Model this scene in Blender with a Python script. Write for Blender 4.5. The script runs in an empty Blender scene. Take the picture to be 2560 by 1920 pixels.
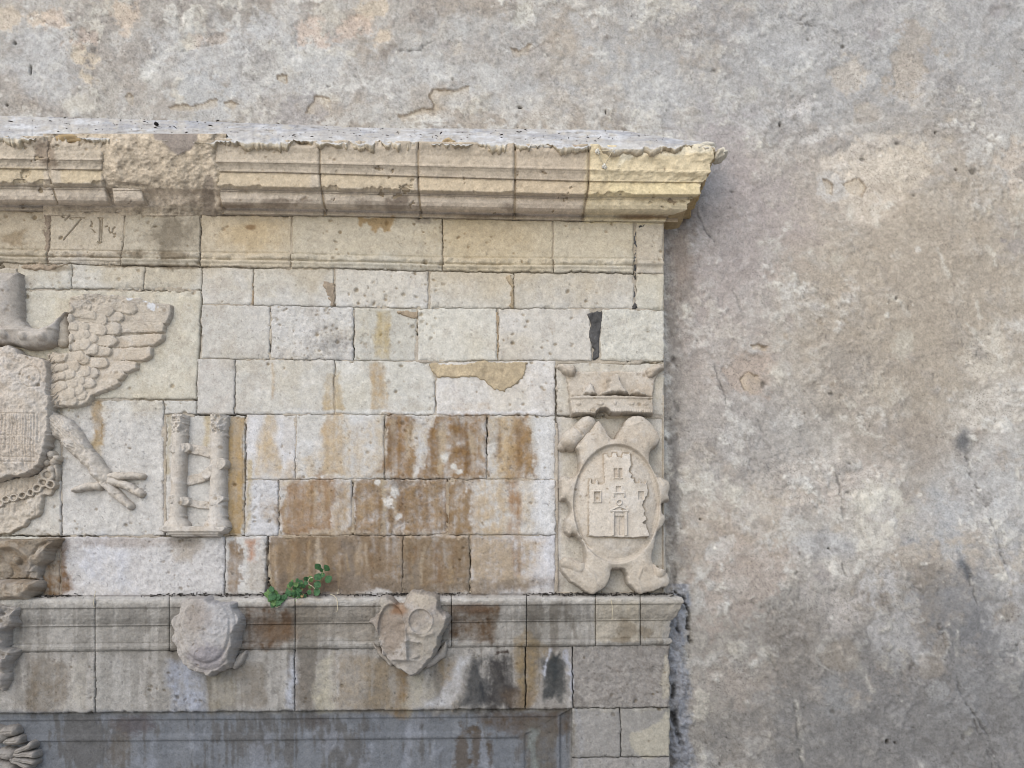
import bpy, math, random
import numpy as np

# ------------------------------------------------------------------ camera, sky, sun, exposure
S = 0.002          # metres per photo pixel on the plaster plane
D = 4.0            # camera distance from the plaster plane
UC, VH = 1280.0, 1435.0
ZH = 1.62          # eye height
sc = bpy.context.scene
cam_d = bpy.data.cameras.new("camera")
cam = bpy.data.objects.new("camera", cam_d)
sc.collection.objects.link(cam)
cam.location = (0, -D, ZH)
cam.rotation_euler = (math.radians(90), 0, 0)
cam_d.sensor_width = 36.0
cam_d.lens = (D / S) / 2560.0 * 36.0
cam_d.shift_y = (VH - 960.0) / 2560.0
cam_d.clip_start = 0.05
cam_d.clip_end = 500
sc.camera = cam

SUN_EL, SUN_AZ = math.radians(36), math.radians(206)      # azimuth clockwise from +Y
world = bpy.data.worlds.new("World")
sc.world = world
world.use_nodes = True
wn = world.node_tree.nodes
sky = wn.new("ShaderNodeTexSky")
sky.sky_type = 'NISHITA'
sky.sun_disc = False
sky.sun_elevation = SUN_EL
sky.sun_rotation = SUN_AZ
sky.air_density = 1.0
sky.dust_density = 1.0
sky.ozone_density = 1.0
world.node_tree.links.new(sky.outputs[0], wn["Background"].inputs[0])
wn["Background"].inputs[1].default_value = 0.11

sun_d = bpy.data.lights.new("sun", 'SUN')
sun_d.energy = 1.4
sun_d.angle = math.radians(80)
sun_d.color = (1.0, 0.955, 0.90)
sun = bpy.data.objects.new("sun", sun_d)
sc.collection.objects.link(sun)
from mathutils import Vector
to_sun = Vector((math.sin(SUN_AZ) * math.cos(SUN_EL), math.cos(SUN_AZ) * math.cos(SUN_EL), math.sin(SUN_EL)))
sun.rotation_euler = to_sun.to_track_quat('Z', 'Y').to_euler()
sun.location = (-4, -6, 8)

sc.view_settings.view_transform = 'Standard'
sc.view_settings.look = 'None'
sc.view_settings.gamma = 1.0
sc.view_settings.use_curve_mapping = False
sc.view_settings.exposure = 0.92
sc.cycles.filter_width = 0.95

# ------------------------------------------------------------------ numeric helpers
K = np.array([.70, .705, .715])           # photo tone -> albedo
rng = np.random.default_rng(7)
random.seed(7)

def lin(c):
    c = np.asarray(c, float) / 255.0
    return np.where(c <= 0.04045, c / 12.92, ((c + 0.055) / 1.055) ** 2.4) * K

def sstep(a, b, x):
    t = np.clip((x - a) / (b - a), 0, 1)
    return t * t * (3 - 2 * t)

def P(u, v, p):
    """world position of what the photo shows at pixel (u, v) if it stands p metres out from the plaster"""
    k = S * (D - p) / D
    return (u - UC) * k, -p + 0 * u, ZH + (VH - v) * k

FU0, FV0, ST, FW, FH = -420, -320, 2, 1700, 1300
GU, GV = np.meshgrid(FU0 + ST * np.arange(FW), FV0 + ST * np.arange(FH))

def noise(seed, su, sv=None, beta=0.9):
    sv = su if sv is None else sv
    r = np.random.default_rng(seed)
    f = np.fft.rfft2(r.standard_normal((FH, FW)))
    fy = np.fft.fftfreq(FH)[:, None] / ST
    fx = np.fft.rfftfreq(FW)[None, :] / ST
    k2 = (fx * su) ** 2 + (fy * sv) ** 2
    f *= (1 + k2 * 6) ** (-beta)
    n = np.fft.irfft2(f, s=(FH, FW))
    n -= n.mean()
    return (n / n.std()).astype(np.float32)

def samp(F, u, v):
    tri = lambda q, m: np.clip(m - np.abs(np.mod(q, 2 * m) - m), 0, m - .001)      # mirrored beyond the map
    x = tri((np.asarray(u, float) - FU0) / ST, FW - 1)
    y = tri((np.asarray(v, float) - FV0) / ST, FH - 1)
    i, j = x.astype(int), y.astype(int)
    a, b = x - i, y - j
    if F.ndim == 3:
        a, b = a[..., None], b[..., None]
    return (F[j, i] * (1 - a) + F[j, i + 1] * a) * (1 - b) + (F[j + 1, i] * (1 - a) + F[j + 1, i + 1] * a) * b

N_BIG = noise(1, 420, beta=1.2)
N_MED = noise(2, 120, beta=1.0)
N_SML = noise(3, 34, beta=0.9)
N_FIN = noise(4, 9, beta=0.8)
N_WU = noise(5, 60, beta=1.0)
N_WV = noise(6, 60, beta=1.0)
N_STR = noise(7, 13, 260, beta=1.0)       # vertical streaks
N_STR2 = noise(8, 40, 420, beta=1.0)
N_HOR = noise(9, 60, 10, beta=0.9)        # tooling, bedding
N_GRN = noise(10, 4, beta=0.5)
N_RGH = noise(12, 18, beta=0.75)
N_GR2 = noise(13, 6, beta=0.7)

def sd_poly(U, V, pts):
    pts = np.asarray(pts, float)
    d = np.full(U.shape, 1e9)
    s = np.ones(U.shape)
    n = len(pts)
    for i in range(n):
        ax, ay = pts[i]
        bx, by = pts[(i + 1) % n]
        ex, ey = bx - ax, by - ay
        wx, wy = U - ax, V - ay
        t = np.clip((wx * ex + wy * ey) / (ex * ex + ey * ey + 1e-9), 0, 1)
        dx, dy = wx - ex * t, wy - ey * t
        d = np.minimum(d, dx * dx + dy * dy)
        c1, c2, c3 = V >= ay, V < by, ex * wy > ey * wx
        flip = (c1 & c2 & c3) | (~c1 & ~c2 & ~c3)
        s = np.where(flip, -s, s)
    return s * np.sqrt(d)

def sd_line(U, V, pts):
    d = np.full(U.shape, 1e9)
    for (ax, ay), (bx, by) in zip(pts[:-1], pts[1:]):
        ex, ey = bx - ax, by - ay
        wx, wy = U - ax, V - ay
        t = np.clip((wx * ex + wy * ey) / (ex * ex + ey * ey + 1e-9), 0, 1)
        d = np.minimum(d, (wx - ex * t) ** 2 + (wy - ey * t) ** 2)
    return np.sqrt(d)

def cap(U, V, a, b, ra, rb):
    ex, ey = b[0] - a[0], b[1] - a[1]
    wx, wy = U - a[0], V - a[1]
    t = np.clip((wx * ex + wy * ey) / (ex * ex + ey * ey + 1e-9), 0, 1)
    r = ra + (rb - ra) * t
    return np.hypot(wx - ex * t, wy - ey * t) - r, r, t

def smooth_poly(pts, n=4):
    pts = np.asarray(pts, float)
    out = []
    m = len(pts)
    for i in range(m):
        p0, p1, p2, p3 = pts[i - 1], pts[i], pts[(i + 1) % m], pts[(i + 2) % m]
        for k in range(n):
            t = k / n
            out.append(0.5 * ((2 * p1) + (-p0 + p2) * t + (2 * p0 - 5 * p1 + 4 * p2 - p3) * t * t + (-p0 + 3 * p1 - 3 * p2 + p3) * t ** 3))
    return np.array(out)

def crop(pts, u0, v0, k):
    return [(u0 + x * k, v0 + y * k) for x, y in pts]

# ------------------------------------------------------------------ colour maps (stains, dirt, patches, some painted shade)
def new_map(c):
    m = np.zeros((FH, FW, 3), np.float32)
    m[:] = lin(c)
    return m

def win(u0, v0, u1, v1):
    i0 = max(0, int((u0 - FU0) / ST)); i1 = min(FW, int((u1 - FU0) / ST) + 2)
    j0 = max(0, int((v0 - FV0) / ST)); j1 = min(FH, int((v1 - FV0) / ST) + 2)
    return slice(j0, j1), slice(i0, i1)

def lay(M, sl, m, c):
    M[sl] += (lin(c).astype(np.float32) - M[sl]) * np.clip(m, 0, 1)[..., None].astype(np.float32)

def blob(M, cu, cv, ru, rv, c, s=0.7, rot=0, edge=0.35, warp=0.3):
    R = max(ru, rv) * 1.9 + 10
    sl = win(cu - R, cv - R, cu + R, cv + R)
    U, V = GU[sl] - cu, GV[sl] - cv
    a = math.radians(rot)
    x, y = (U * math.cos(a) + V * math.sin(a)) / ru, (-U * math.sin(a) + V * math.cos(a)) / rv
    r = np.hypot(x, y) + warp * (0.5 * N_SML[sl] + 0.35 * N_MED[sl] + 0.25 * N_FIN[sl])
    lay(M, sl, s * (1 - sstep(1 - edge, 1 + edge, r)), c)

def patch(M, pts, c, s=0.8, edge=5, warp=4, streak=0.0, fine=1.5):
    pts = np.asarray(pts, float)
    lo, hi = pts.min(0) - 30, pts.max(0) + 30
    sl = win(lo[0], lo[1], hi[0], hi[1])
    d = sd_poly(GU[sl] + N_WU[sl] * warp, GV[sl] + N_WV[sl] * warp, pts)
    d = d + N_FIN[sl] * fine + N_STR[sl] * warp * 0.4
    m = 1 - sstep(-edge, edge, d)
    if streak:
        m = m * np.clip(1 - streak * 0.3 + streak * (0.26 * N_STR[sl] + 0.2 * N_SML[sl] + .22 * N_RGH[sl] + .12 * N_FIN[sl]), 0.05, 1.2)
    lay(M, sl, s * m, c)

def col(M, u0, u1, v0, v1, c, s=0.7, edge=5, warp=4, streak=0.5, fade=0.0, spread=0):
    """a run of water down the wall"""
    patch(M, [(u0, v0), (u1, v0), (u1 + spread, v1), (u0 - spread, v1)], c, s, edge, warp, streak)

def stroke(M, pts, w, c, s=0.8):
    a = np.array(pts)
    lo, hi = a.min(0) - 5 * w - 6, a.max(0) + 5 * w + 6
    sl = win(lo[0], lo[1], hi[0], hi[1])
    d = sd_line(GU[sl] + N_WU[sl] * 2 + N_FIN[sl] * 1.2, GV[sl] + N_WV[sl] * 2 + N_RGH[sl] * 1.2, pts)
    m = (1 - sstep(w * 0.35, w * 1.5, d + N_SML[sl] * w * 0.5)) * np.clip(0.75 + 0.35 * N_SML[sl], 0, 1)
    lay(M, sl, s * m, c)

# ---- plaster
PA = new_map((172, 165, 156))
PH = np.zeros((FH, FW), np.float32)           # plaster relief, metres
PSP = np.full((FH, FW), 0.5, np.float32)     # speckle amount
full = (slice(None), slice(None))
def layer(M, n, thr, c, s, hgt, soft=.14, lip=.3):
    n = n + .10 * N_FIN + .10 * N_RGH + .16 * N_SML
    m = sstep(thr, thr + soft, n) * np.clip(.8 + .3 * N_MED + .15 * N_SML, .15, 1)
    lay(M, full, s * m, c)
    lay(M, full, lip * np.exp(-((n - thr + .02) / .09) ** 2), (118, 110, 102))
    return (hgt * m).astype(np.float32)
lay(PA, full, 0.5 * sstep(0.2, 1.6, N_MED + 0.5 * N_SML + .3 * N_FIN), (154, 145, 137))
PH += layer(PA, noise(61, 300, beta=1.15), .45, (160, 148, 134), .55, -.0015, .4, .0)
PH += layer(PA, noise(62, 190, beta=1.1), .5, (192, 187, 180), .6, .0028, .3, .12)
PH += layer(PA, noise(63, 130, beta=1.1), 1.0, (146, 136, 126), .45, -.0030, .2, .22)
PH += layer(PA, noise(64, 80, beta=1.1), 1.2, (200, 193, 180), .6, .0020, .22, .12)
PH += layer(PA, noise(65, 50, beta=1.0), 1.6, (128, 120, 113), .5, -.0022, .3, .0)
PH += layer(PA, noise(66, 60, beta=1.1), 1.5, (210, 205, 196), .6, .0012, .25, .0)
lay(PA, full, 0.4 * sstep(0.4, 1.6, noise(22, 150, beta=.9)), (164, 152, 138))
lay(PA, full, 0.35 * sstep(0.5, 1.7, noise(23, 60, beta=.95)), (194, 191, 186))
lay(PA, full, 0.3 * sstep(0.8, 1.8, noise(24, 46, beta=.9)), (134, 126, 120))
ridge_ = noise(25, 90, beta=.95)
PH += (.0035 * np.exp(-(ridge_ / .10) ** 2) * sstep(-.2, .8, N_MED)).astype(np.float32)
lay(PA, full, .35 * np.exp(-((ridge_ - .06) / .05) ** 2) * sstep(-.2, .8, N_MED), (120, 112, 106))
PH += (.0022 * sstep(.3, .7, N_SML + .5 * N_MED)).astype(np.float32)
for b in [
    (2200, 110, 640, 260, (158, 157, 157), .6), (2350, 650, 300, 330, (166, 153, 136), .7), (1990, 470, 190, 110, (166, 155, 144), .65),
    (2150, 900, 330, 240, (160, 148, 133), .55), (1790, 560, 170, 220, (160, 150, 148), .6), (1800, 900, 130, 260, (158, 147, 140), .5),
    (2470, 1230, 120, 120, (170, 171, 173), .4), (2330, 1290, 80, 50, (170, 172, 175), .35), (2060, 1360, 70, 28, (168, 169, 172), .4),
    (2400, 1500, 120, 120, (128, 126, 126), .45), (2450, 1780, 460, 300, (120, 120, 123), .65), (2050, 1880, 420, 180, (120, 115, 111), .55),
    (2000, 1560, 170, 130, (134, 126, 118), .6), (1770, 1350, 100, 90, (156, 141, 126), .6), (1900, 1100, 170, 120, (156, 152, 148), .5),
    (2250, 1110, 120, 60, (146, 135, 124), .6), (1740, 450, 60, 60, (160, 160, 164), .5), (1640, 240, 70, 80, (176, 174, 172), .5),
    (600, 130, 260, 90, (190, 189, 188), .5), (900, 200, 300, 70, (184, 181, 177), .5), (1250, 120, 260, 110, (172, 170, 168), .4),
    (100, 150, 110, 110, (184, 182, 180), .6), (1705, 640, 30, 130, (132, 116, 102), .6), (1710, 520, 36, 50, (126, 108, 92), .6),
    (1682, 800, 18, 140, (128, 118, 110), .6), (1690, 1000, 18, 200, (136, 128, 120), .5), (1684, 1250, 14, 220, (106, 101, 97), .65)]:  # blobs beside the monument edge: brown grime, with its side shadow painted in
    blob(PA, *b[:4], b[4], b[5], edge=.55, warp=.35)
for b in [  # cream and peach bare patches, dark grains in them
    (90, 45, 26, 22, (206, 184, 152)), (15, 45, 26, 24, (204, 184, 152)), (125, 48, 34, 24, (206, 184, 156)), (312, 30, 34, 40, (204, 182, 152)),
    (205, 130, 30, 60, (206, 186, 150)), (205, 90, 40, 30, (170, 150, 130)), (480, 98, 28, 18, (200, 182, 158)), (770, 75, 42, 42, (204, 180, 154)), (930, 15, 40, 22, (204, 184, 150)),
    (880, 60, 40, 24, (198, 174, 148)), (960, 88, 26, 18, (206, 184, 150)), (1140, 105, 22, 24, (190, 178, 156)), (530, 90, 40, 16, (182, 166, 144)),
    (2150, 390, 80, 38, (206, 193, 170)), (2230, 432, 115, 60, (204, 190, 164)), (2545, 415, 55, 55, (200, 184, 160)), (2125, 180, 42, 38, (196, 184, 162)),
    (2275, 195, 42, 60, (190, 182, 166)), (2050, 335, 60, 16, (204, 198, 184)), (2000, 262, 40, 24, (196, 190, 178)), (2190, 500, 50, 40, (200, 186, 162)),
    (2070, 1520, 95, 60, (186, 178, 164)), (2250, 1560, 55, 120, (182, 178, 168)), (1840, 1700, 80, 60, (168, 156, 138)), (2545, 1540, 50, 110, (180, 176, 166)),
    (2010, 1180, 120, 50, (188, 178, 160)), (2490, 1010, 80, 50, (190, 182, 164)), (1990, 1240, 60, 40, (184, 172, 152)), (2140, 1200, 90, 40, (180, 168, 150)),
    (1860, 935, 60, 50, (168, 150, 128)), (1850, 1440, 90, 90, (160, 146, 128)), (2460, 890, 60, 50, (190, 180, 158))]:
    blob(PA, *b[:4], (np.array(b[4]) * .8 + np.array((178, 172, 164)) * .2 + np.array((0, 0, 6))), .68, rot=-20, edge=.3, warp=.62)
    blob_sl = win(b[0] - b[2] * 1.5, b[1] - b[3] * 1.5, b[0] + b[2] * 1.5, b[1] + b[3] * 1.5)
    rr = np.hypot((GU[blob_sl] - b[0]) / b[2], (GV[blob_sl] - b[1]) / b[3])
    PSP[blob_sl] = np.maximum(PSP[blob_sl], 1.0 * (1 - sstep(.7, 1.4, rr)))
    PH[blob_sl] -= (0.004 * (1 - sstep(.75, 1.15, rr + .2 * N_SML[blob_sl]))).astype(np.float32)
pal = [(194, 190, 184), (164, 150, 133), (148, 141, 139), (198, 192, 178), (180, 178, 176), (140, 133, 126), (186, 180, 172)]
for i in range(300):
    cu, cv = rng.uniform(-300, 2850), rng.uniform(-250, 2150)
    if cu < 1600 and cv > 380:
        continue
    r = 9 + 55 * rng.random() ** 2.2
    pc = np.array(pal[rng.integers(len(pal))], float)
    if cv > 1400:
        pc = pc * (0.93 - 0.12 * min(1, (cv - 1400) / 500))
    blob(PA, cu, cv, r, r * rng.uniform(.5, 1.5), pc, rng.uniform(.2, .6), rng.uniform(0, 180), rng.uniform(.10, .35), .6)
for pts, w in [
    ([(2417, 805), (2440, 832), (2463, 865)], 6), ([(2443, 755), (2455, 793)], 6), ([(2219, 738), (2245, 755), (2265, 784)], 6), ([(1903, 608), (1930, 597), (1962, 591)], 7),
    ([(1960, 592), (1943, 625)], 5), ([(2346, 620), (2371, 688)], 7), ([(2470, 616), (2490, 635), (2494, 662)], 6), ([(2190, 523), (2232, 506)], 8), ([(2195, 540), (2200, 560)], 10),
    ([(2092, 1101), (2139, 1071), (2206, 1088)], 6), ([(2500, 800), (2490, 860), (2510, 920)], 10), ([(2130, 730), (2135, 745)], 5), ([(2165, 745), (2200, 765)], 5),
    ([(2128, 515), (2132, 540)], 10), ([(1978, 552), (1978, 562)], 9), ([(2478, 1365), (2505, 1430)], 4), ([(2390, 1580), (2394, 1640)], 4), ([(2030, 620), (2026, 630)], 6),
    ([(1920, 505), (1935, 515)], 4), ([(2225, 505), (2222, 520)], 6), ([(2130, 1640), (2170, 1700), (2180, 1730)], 9), ([(1985, 1740), (2000, 1780), (2010, 1900)], 6), ([(1900, 1600), (1925, 1650)], 6)]:
    stroke(PA, pts, w, (208, 202, 190), .5)
blob(PA, 2415, 1100, 17, 22, (90, 90, 92), .85, edge=.8)
blob(PA, 2412, 1420, 12, 28, (84, 87, 92), .8, rot=-25, edge=.8)
def crackline(pts, w=2.5, depth=.006, c=(74, 71, 69), s=.6):
    a = np.array(pts)
    lo, hi = a.min(0) - 24, a.max(0) + 24
    sl = win(lo[0], lo[1], hi[0], hi[1])
    d = sd_line(GU[sl] + N_SML[sl] * 2.5 + N_FIN[sl] * 1.5, GV[sl] + N_RGH[sl] * 2.5, pts)
    m = (1 - sstep(w * .4, w * 1.6, d)) * np.clip(.85 + .5 * N_SML[sl], 0, 1)
    PH[sl] -= (depth * m).astype(np.float32)
    lay(PA, sl, s * m, c)
for pts in [[(2412, 1112), (2435, 1190), (2470, 1265)], [(2415, 1420), (2440, 1500), (2448, 1530)], [(1922, 1640), (1955, 1710), (1985, 1745), (1995, 1830), (2008, 1915)],
            [(2392, 1690), (2410, 1750), (2460, 1810), (2485, 1880), (2510, 1940)], [(2440, 1800), (2468, 1870), (2495, 1950)], [(1790, 910), (1800, 950), (1822, 1005)], [(1830, 715), (1850, 760)], [(1895, 1050), (1915, 1120)], [(2105, 1410), (2118, 1440)], [(1745, 520), (1760, 560), (1790, 600)],
            [(2050, 20), (2000, 40), (1960, 35)], [(2060, 60), (1995, 50)], [(2096, 1190), (2110, 1300)], [(1080, 100), (1040, 120), (1000, 118)], [(2480, 1300), (2520, 1420)], [(2350, 1560), (2380, 1650)]]:
    crackline(pts)
for pts in [[(60, 30), (140, 60), (180, 40)], [(180, 70), (200, 85), (235, 75)], [(420, 60), (480, 110), (540, 100)], [(1240, 70), (1290, 85), (1330, 120), (1400, 80)], [(1130, 30), (1170, 26)], [(1380, 100), (1420, 70)]]:
    crackline(pts, 2, .004, (120, 110, 102), .6)
for i in range(90):
    cu, cv = rng.uniform(0, 2600), rng.uniform(0, 1950)
    if cu < 1640 and cv > 300:
        continue
    r0 = rng.uniform(14, 58)
    sl = win(cu - r0 * 1.8, cv - r0 * 1.8, cu + r0 * 1.8, cv + r0 * 1.8)
    x, y = GU[sl] - cu + 3 * N_WU[sl], GV[sl] - cv + 3 * N_WV[sl]
    rr = np.hypot(x, y * rng.uniform(.8, 1.4)) + 2.5 * N_SML[sl]
    an = np.arctan2(y, x) - rng.uniform(-3.1, 3.1)
    arc = np.exp(-((rr - r0) / rng.uniform(2.5, 7)) ** 2) * sstep(-.2, .7, np.cos(an))
    k_ = rng.uniform(.2, .5)
    if rng.random() < .55:
        lay(PA, sl, k_ * arc, (204, 198, 188)); PH[sl] += (.0022 * arc).astype(np.float32)
    else:
        lay(PA, sl, k_ * arc, (124, 116, 108)); PH[sl] -= (.0028 * arc).astype(np.float32)
    if rng.random() < .4:
        lay(PA, sl, .3 * (1 - sstep(r0 * .7, r0, rr)), [(186, 184, 180), (176, 162, 144), (150, 144, 140)][rng.integers(3)])
for i in range(420):            # chips, grit and small holes
    cu, cv = rng.uniform(0, 2600), rng.uniform(0, 1950)
    if cu < 1640 and cv > 300:
        continue
    r0 = 1.8 + 6 * rng.random() ** 4
    sl = win(cu - r0 * 3 - 6, cv - r0 * 3 - 6, cu + r0 * 3 + 6, cv + r0 * 3 + 6)
    m = 1 - sstep(.5, 1.3, np.hypot((GU[sl] - cu) / r0, (GV[sl] - cv) / (r0 * rng.uniform(.5, 1.3))) + .3 * N_RGH[sl])
    if rng.random() < .6:
        lay(PA, sl, rng.uniform(.4, .9) * m, (78, 72, 66)); PH[sl] -= (.005 * m).astype(np.float32)
    else:
        lay(PA, sl, rng.uniform(.4, .8) * m, (222, 216, 206)); PH[sl] += (.003 * m).astype(np.float32)
# flaked render near the cornice: lower on the right and under side of these lines
def flake(pts, closed_pts, depth=.008):
    pl = np.array(closed_pts)
    lo, hi = pl.min(0) - 20, pl.max(0) + 20
    sl = win(lo[0], lo[1], hi[0], hi[1])
    d = sd_poly(GU[sl] + N_SML[sl] * 1.5, GV[sl] + N_RGH[sl] * 1.5, closed_pts)
    dl = sd_line(GU[sl] + N_SML[sl] * 1.5, GV[sl] + N_RGH[sl] * 1.5, pts)
    ins = 1 - sstep(-1.5, 1.5, d)
    PH[sl] -= (depth * ins * np.exp(-np.maximum(dl, 0) / 26)).astype(np.float32)
    lay(PA, sl, .55 * ins * np.exp(-dl / 22), (178, 160, 134))
    lay(PA, sl, .65 * (1 - sstep(.8, 2.6, dl)), (104, 84, 62))  # shadow under the broken edge put into the colour
flake([(992, 286), (1014, 282), (1053, 269), (1083, 271), (1085, 260), (1070, 237), (1081, 221), (1118, 221), (1144, 217), (1168, 211)],
      [(992, 286), (1014, 282), (1053, 269), (1083, 271), (1085, 260), (1070, 237), (1081, 221), (1118, 221), (1144, 217), (1168, 211), (1172, 250), (1130, 290), (1060, 305), (1000, 300)])
flake([(760, 276), (768, 260), (780, 243), (781, 233), (797, 235), (824, 245)], [(760, 276), (768, 260), (780, 243), (781, 233), (797, 235), (824, 245), (830, 275), (790, 285)])
flake([(688, 192), (690, 184), (704, 179), (717, 184), (714, 200)], [(687, 194), (690, 184), (704, 179), (717, 184), (714, 205), (706, 206)], .012)
flake([(311, 240), (314, 233), (323, 231), (331, 238)], [(311, 244), (314, 233), (323, 231), (331, 240), (330, 262), (320, 262)])
flake([(424, 268), (440, 262), (486, 258), (515, 248), (540, 240)], [(424, 268), (440, 262), (486, 258), (515, 248), (540, 240), (540, 262), (480, 274), (430, 276)], .007)
flake([(555, 251), (575, 249), (595, 255)], [(555, 251), (575, 249), (595, 255), (580, 268), (560, 262)], .006)
flake([(1330, 100), (1300, 118), (1275, 112)], [(1330, 100), (1300, 118), (1275, 112), (1280, 135), (1325, 130)], .005)
flake([(2060, 440), (2085, 455), (2080, 480)], [(2060, 440), (2085, 455), (2080, 480), (2065, 480)], .007)
flake([(2110, 455), (2150, 438), (2170, 460), (2160, 490)], [(2110, 455), (2150, 438), (2170, 460), (2160, 490), (2125, 480)], .006)
flake([(1862, 975), (1850, 945), (1870, 925), (1900, 940)], [(1862, 975), (1850, 945), (1870, 925), (1900, 940), (1905, 970), (1885, 990)], .006)
flake([(1880, 862), (1900, 858), (1922, 864)], [(1880, 862), (1900, 858), (1922, 864), (1918, 872), (1885, 872)], .012)
for (hu, hv, hr, hs) in [(33, 103, 3, 5), (73, 171, 3, 13), (15, 260, 3.5, 4), (2220, 1855, 5, 6), (2240, 1858, 2.5, 3), (1752, 1298, 3, 3), (2072, 1371, 3, 3), (1952, 308, 3, 6), (2390, 425, 4, 2.5), (2340, 330, 2, 4),
                         (2012, 1033, 2, 2), (1130, 195, 2, 4), (1300, 262, 6, 3), (1515, 275, 2, 7)]:
    sl = win(hu - 40, hv - 40, hu + 40, hv + 40)
    r = np.hypot((GU[sl] - hu) / hr, (GV[sl] - hv) / hs)
    m = 1 - sstep(.6, 1.3, r)
    PH[sl] -= (.02 * m).astype(np.float32)
    lay(PA, sl, .9 * m, (50, 46, 42))
# the roughcast seam that runs down beside the monument, and its voids
sl = win(1640, 1460, 1790, 2210)
seam_u = 1698 + 10 * np.sin(GV[sl] / 95.0) + 5 * N_SML[sl]
dd = np.abs(GU[sl] - seam_u)
lay(PA, sl, .75 * (1 - sstep(14, 34, dd + 4 * N_RGH[sl])), (156, 158, 166))
lay(PA, sl, .6 * sstep(.5, 1.5, N_RGH[sl]) * (1 - sstep(20, 34, dd)), (92, 90, 92))
PH[sl] += (.012 * (1 - sstep(6, 30, dd)) + .006 * N_RGH[sl] * (1 - sstep(20, 40, dd))).astype(np.float32)
for pts, w in [([(1690, 1480), (1712, 1500), (1722, 1530), (1720, 1570)], 3.5), ([(1722, 1570), (1728, 1610), (1722, 1640)], 3), ([(1684, 1780), (1690, 1812), (1692, 1840)], 7), ([(1692, 1830), (1704, 1860)], 6), ([(1682, 1700), (1686, 1740)], 4), ([(1684, 1880), (1686, 1900)], 4), ([(1690, 1560), (1700, 1580)], 4)]:
    crackline(pts, w, .025, (44, 41, 38), .85)
sl = win(1655, 560, 1720, 1500)
edge_n = 1 - sstep(1664, 1700, GU[sl] + 8 * N_SML[sl])
PH[sl] += (.0025 * N_RGH[sl] * edge_n).astype(np.float32)
for k in range(12):
    cu, cv = rng.uniform(1668, 1712), rng.uniform(700, 1470)
    blob(PA, cu, cv, rng.uniform(2, 6), rng.uniform(4, 16), (84, 77, 71), .5, rng.uniform(-30, 30), .6, .6)
# dirt washed below the cornice weathering
sl = win(-420, 250, 1700, 340)
lay(PA, sl, .5 * sstep(.7, 1.7, N_HOR[sl] + .5 * N_FIN[sl]) * sstep(262, 300, GV[sl] - GU[sl] * .014), (112, 98, 84))
lay(PA, sl, .5 * sstep(.0, 1.2, N_SML[sl]) * sstep(255, 300, GV[sl] - GU[sl] * .014), (206, 202, 196))

# overall tone of the render
PA *= np.array([.988, 1.0, .985], np.float32)
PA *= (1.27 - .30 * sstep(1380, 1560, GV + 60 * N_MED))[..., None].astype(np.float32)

# ---- stone
SA = new_map((207, 202, 192))
lay(SA, full, .45 * sstep(0, 1.5, N_MED), (202, 192, 173))
lay(SA, full, .45 * sstep(.1, 1.6, noise(31, 70, beta=.8)), (212, 208, 202))
lay(SA, full, .35 * sstep(.3, 1.6, noise(32, 50, beta=.8)), (182, 172, 160))
lay(SA, full, .72 * (1 - sstep(640, 760, GV + 30 * N_MED)), (196, 182, 158))
lay(SA, full, .35 * (1 - sstep(540, 600, GV + 12 * N_MED)), (198, 182, 158))
sl = win(150, 1030, 1400, 1500)
lay(SA, sl, .6 * sstep(1000, 1070, GV[sl]), (205, 201, 197))
# lower zone, grey with age
m = sstep(1480, 1510, GV + 5 * N_SML)
lay(SA, full, .9 * m, (143, 138, 130))
lay(SA, full, .7 * m * sstep(-.1, 1.1, N_STR2 + .5 * N_STR + .4 * N_SML), (112, 105, 95))
lay(SA, full, .65 * m * sstep(.2, 1.3, -N_STR2 + .8 * N_STR + .3 * N_RGH), (178, 173, 165))
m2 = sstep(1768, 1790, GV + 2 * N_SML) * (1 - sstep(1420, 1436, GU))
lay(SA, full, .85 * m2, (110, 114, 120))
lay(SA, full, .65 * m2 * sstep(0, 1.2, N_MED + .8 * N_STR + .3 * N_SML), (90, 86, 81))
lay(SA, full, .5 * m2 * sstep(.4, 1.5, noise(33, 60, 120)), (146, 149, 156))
# runs of rust and ochre
OC, RU, BR = (186, 156, 106), (152, 108, 62), (146, 118, 84)
col(SA, 564, 609, 1040, 1338, (178, 150, 106), .9, 5, 3, .25)
col(SA, 655, 692, 1040, 1192, (190, 168, 132), .7, 8, 6, .5, spread=14)
col(SA, 812, 850, 1040, 1196, (184, 158, 122), .75, 8, 5, .6, spread=14)
col(SA, 815, 848, 930, 1034, (182, 160, 124), .8, 5, 4, .5, spread=8)
col(SA, 924, 962, 906, 1034, (176, 150, 112), .75, 7, 4, .6, spread=3)
col(SA, 676, 684, 906, 1000, (186, 158, 118), .6, 4, 2, .4)
col(SA, 938, 977, 776, 894, (190, 170, 128), .75, 6, 3, .5)
col(SA, 233, 259, 1000, 1120, (158, 134, 98), .85, 5, 3, .5)
col(SA, 224, 256, 1100, 1160, (186, 164, 126), .6, 8, 3, .6)
col(SA, 413, 426, 1035, 1190, (170, 154, 116), .55, 5, 3, .5)
col(SA, 508, 522, 1040, 1135, (190, 168, 122), .7, 5, 3, .3)
col(SA, 617, 632, 1150, 1330, (190, 170, 128), .7, 5, 3, .5)
W = (218, 217, 217)
for a in [(1340, 1384, 1042, 1200), (1355, 1386, 1200, 1470), (1036, 1060, 1040, 1195), (700, 712, 1040, 1130), (1026, 1076, 1040, 1195), (836, 884, 1203, 1332), (1332, 1384, 1150, 1480), (700, 742, 1120, 1196), (626, 700, 1205, 1335), (740, 805, 1100, 1196), (618, 650, 1042, 1140), (870, 940, 1040, 1196)]:
    col(SA, *a, W, .65, 8, 5, .4)
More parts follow.
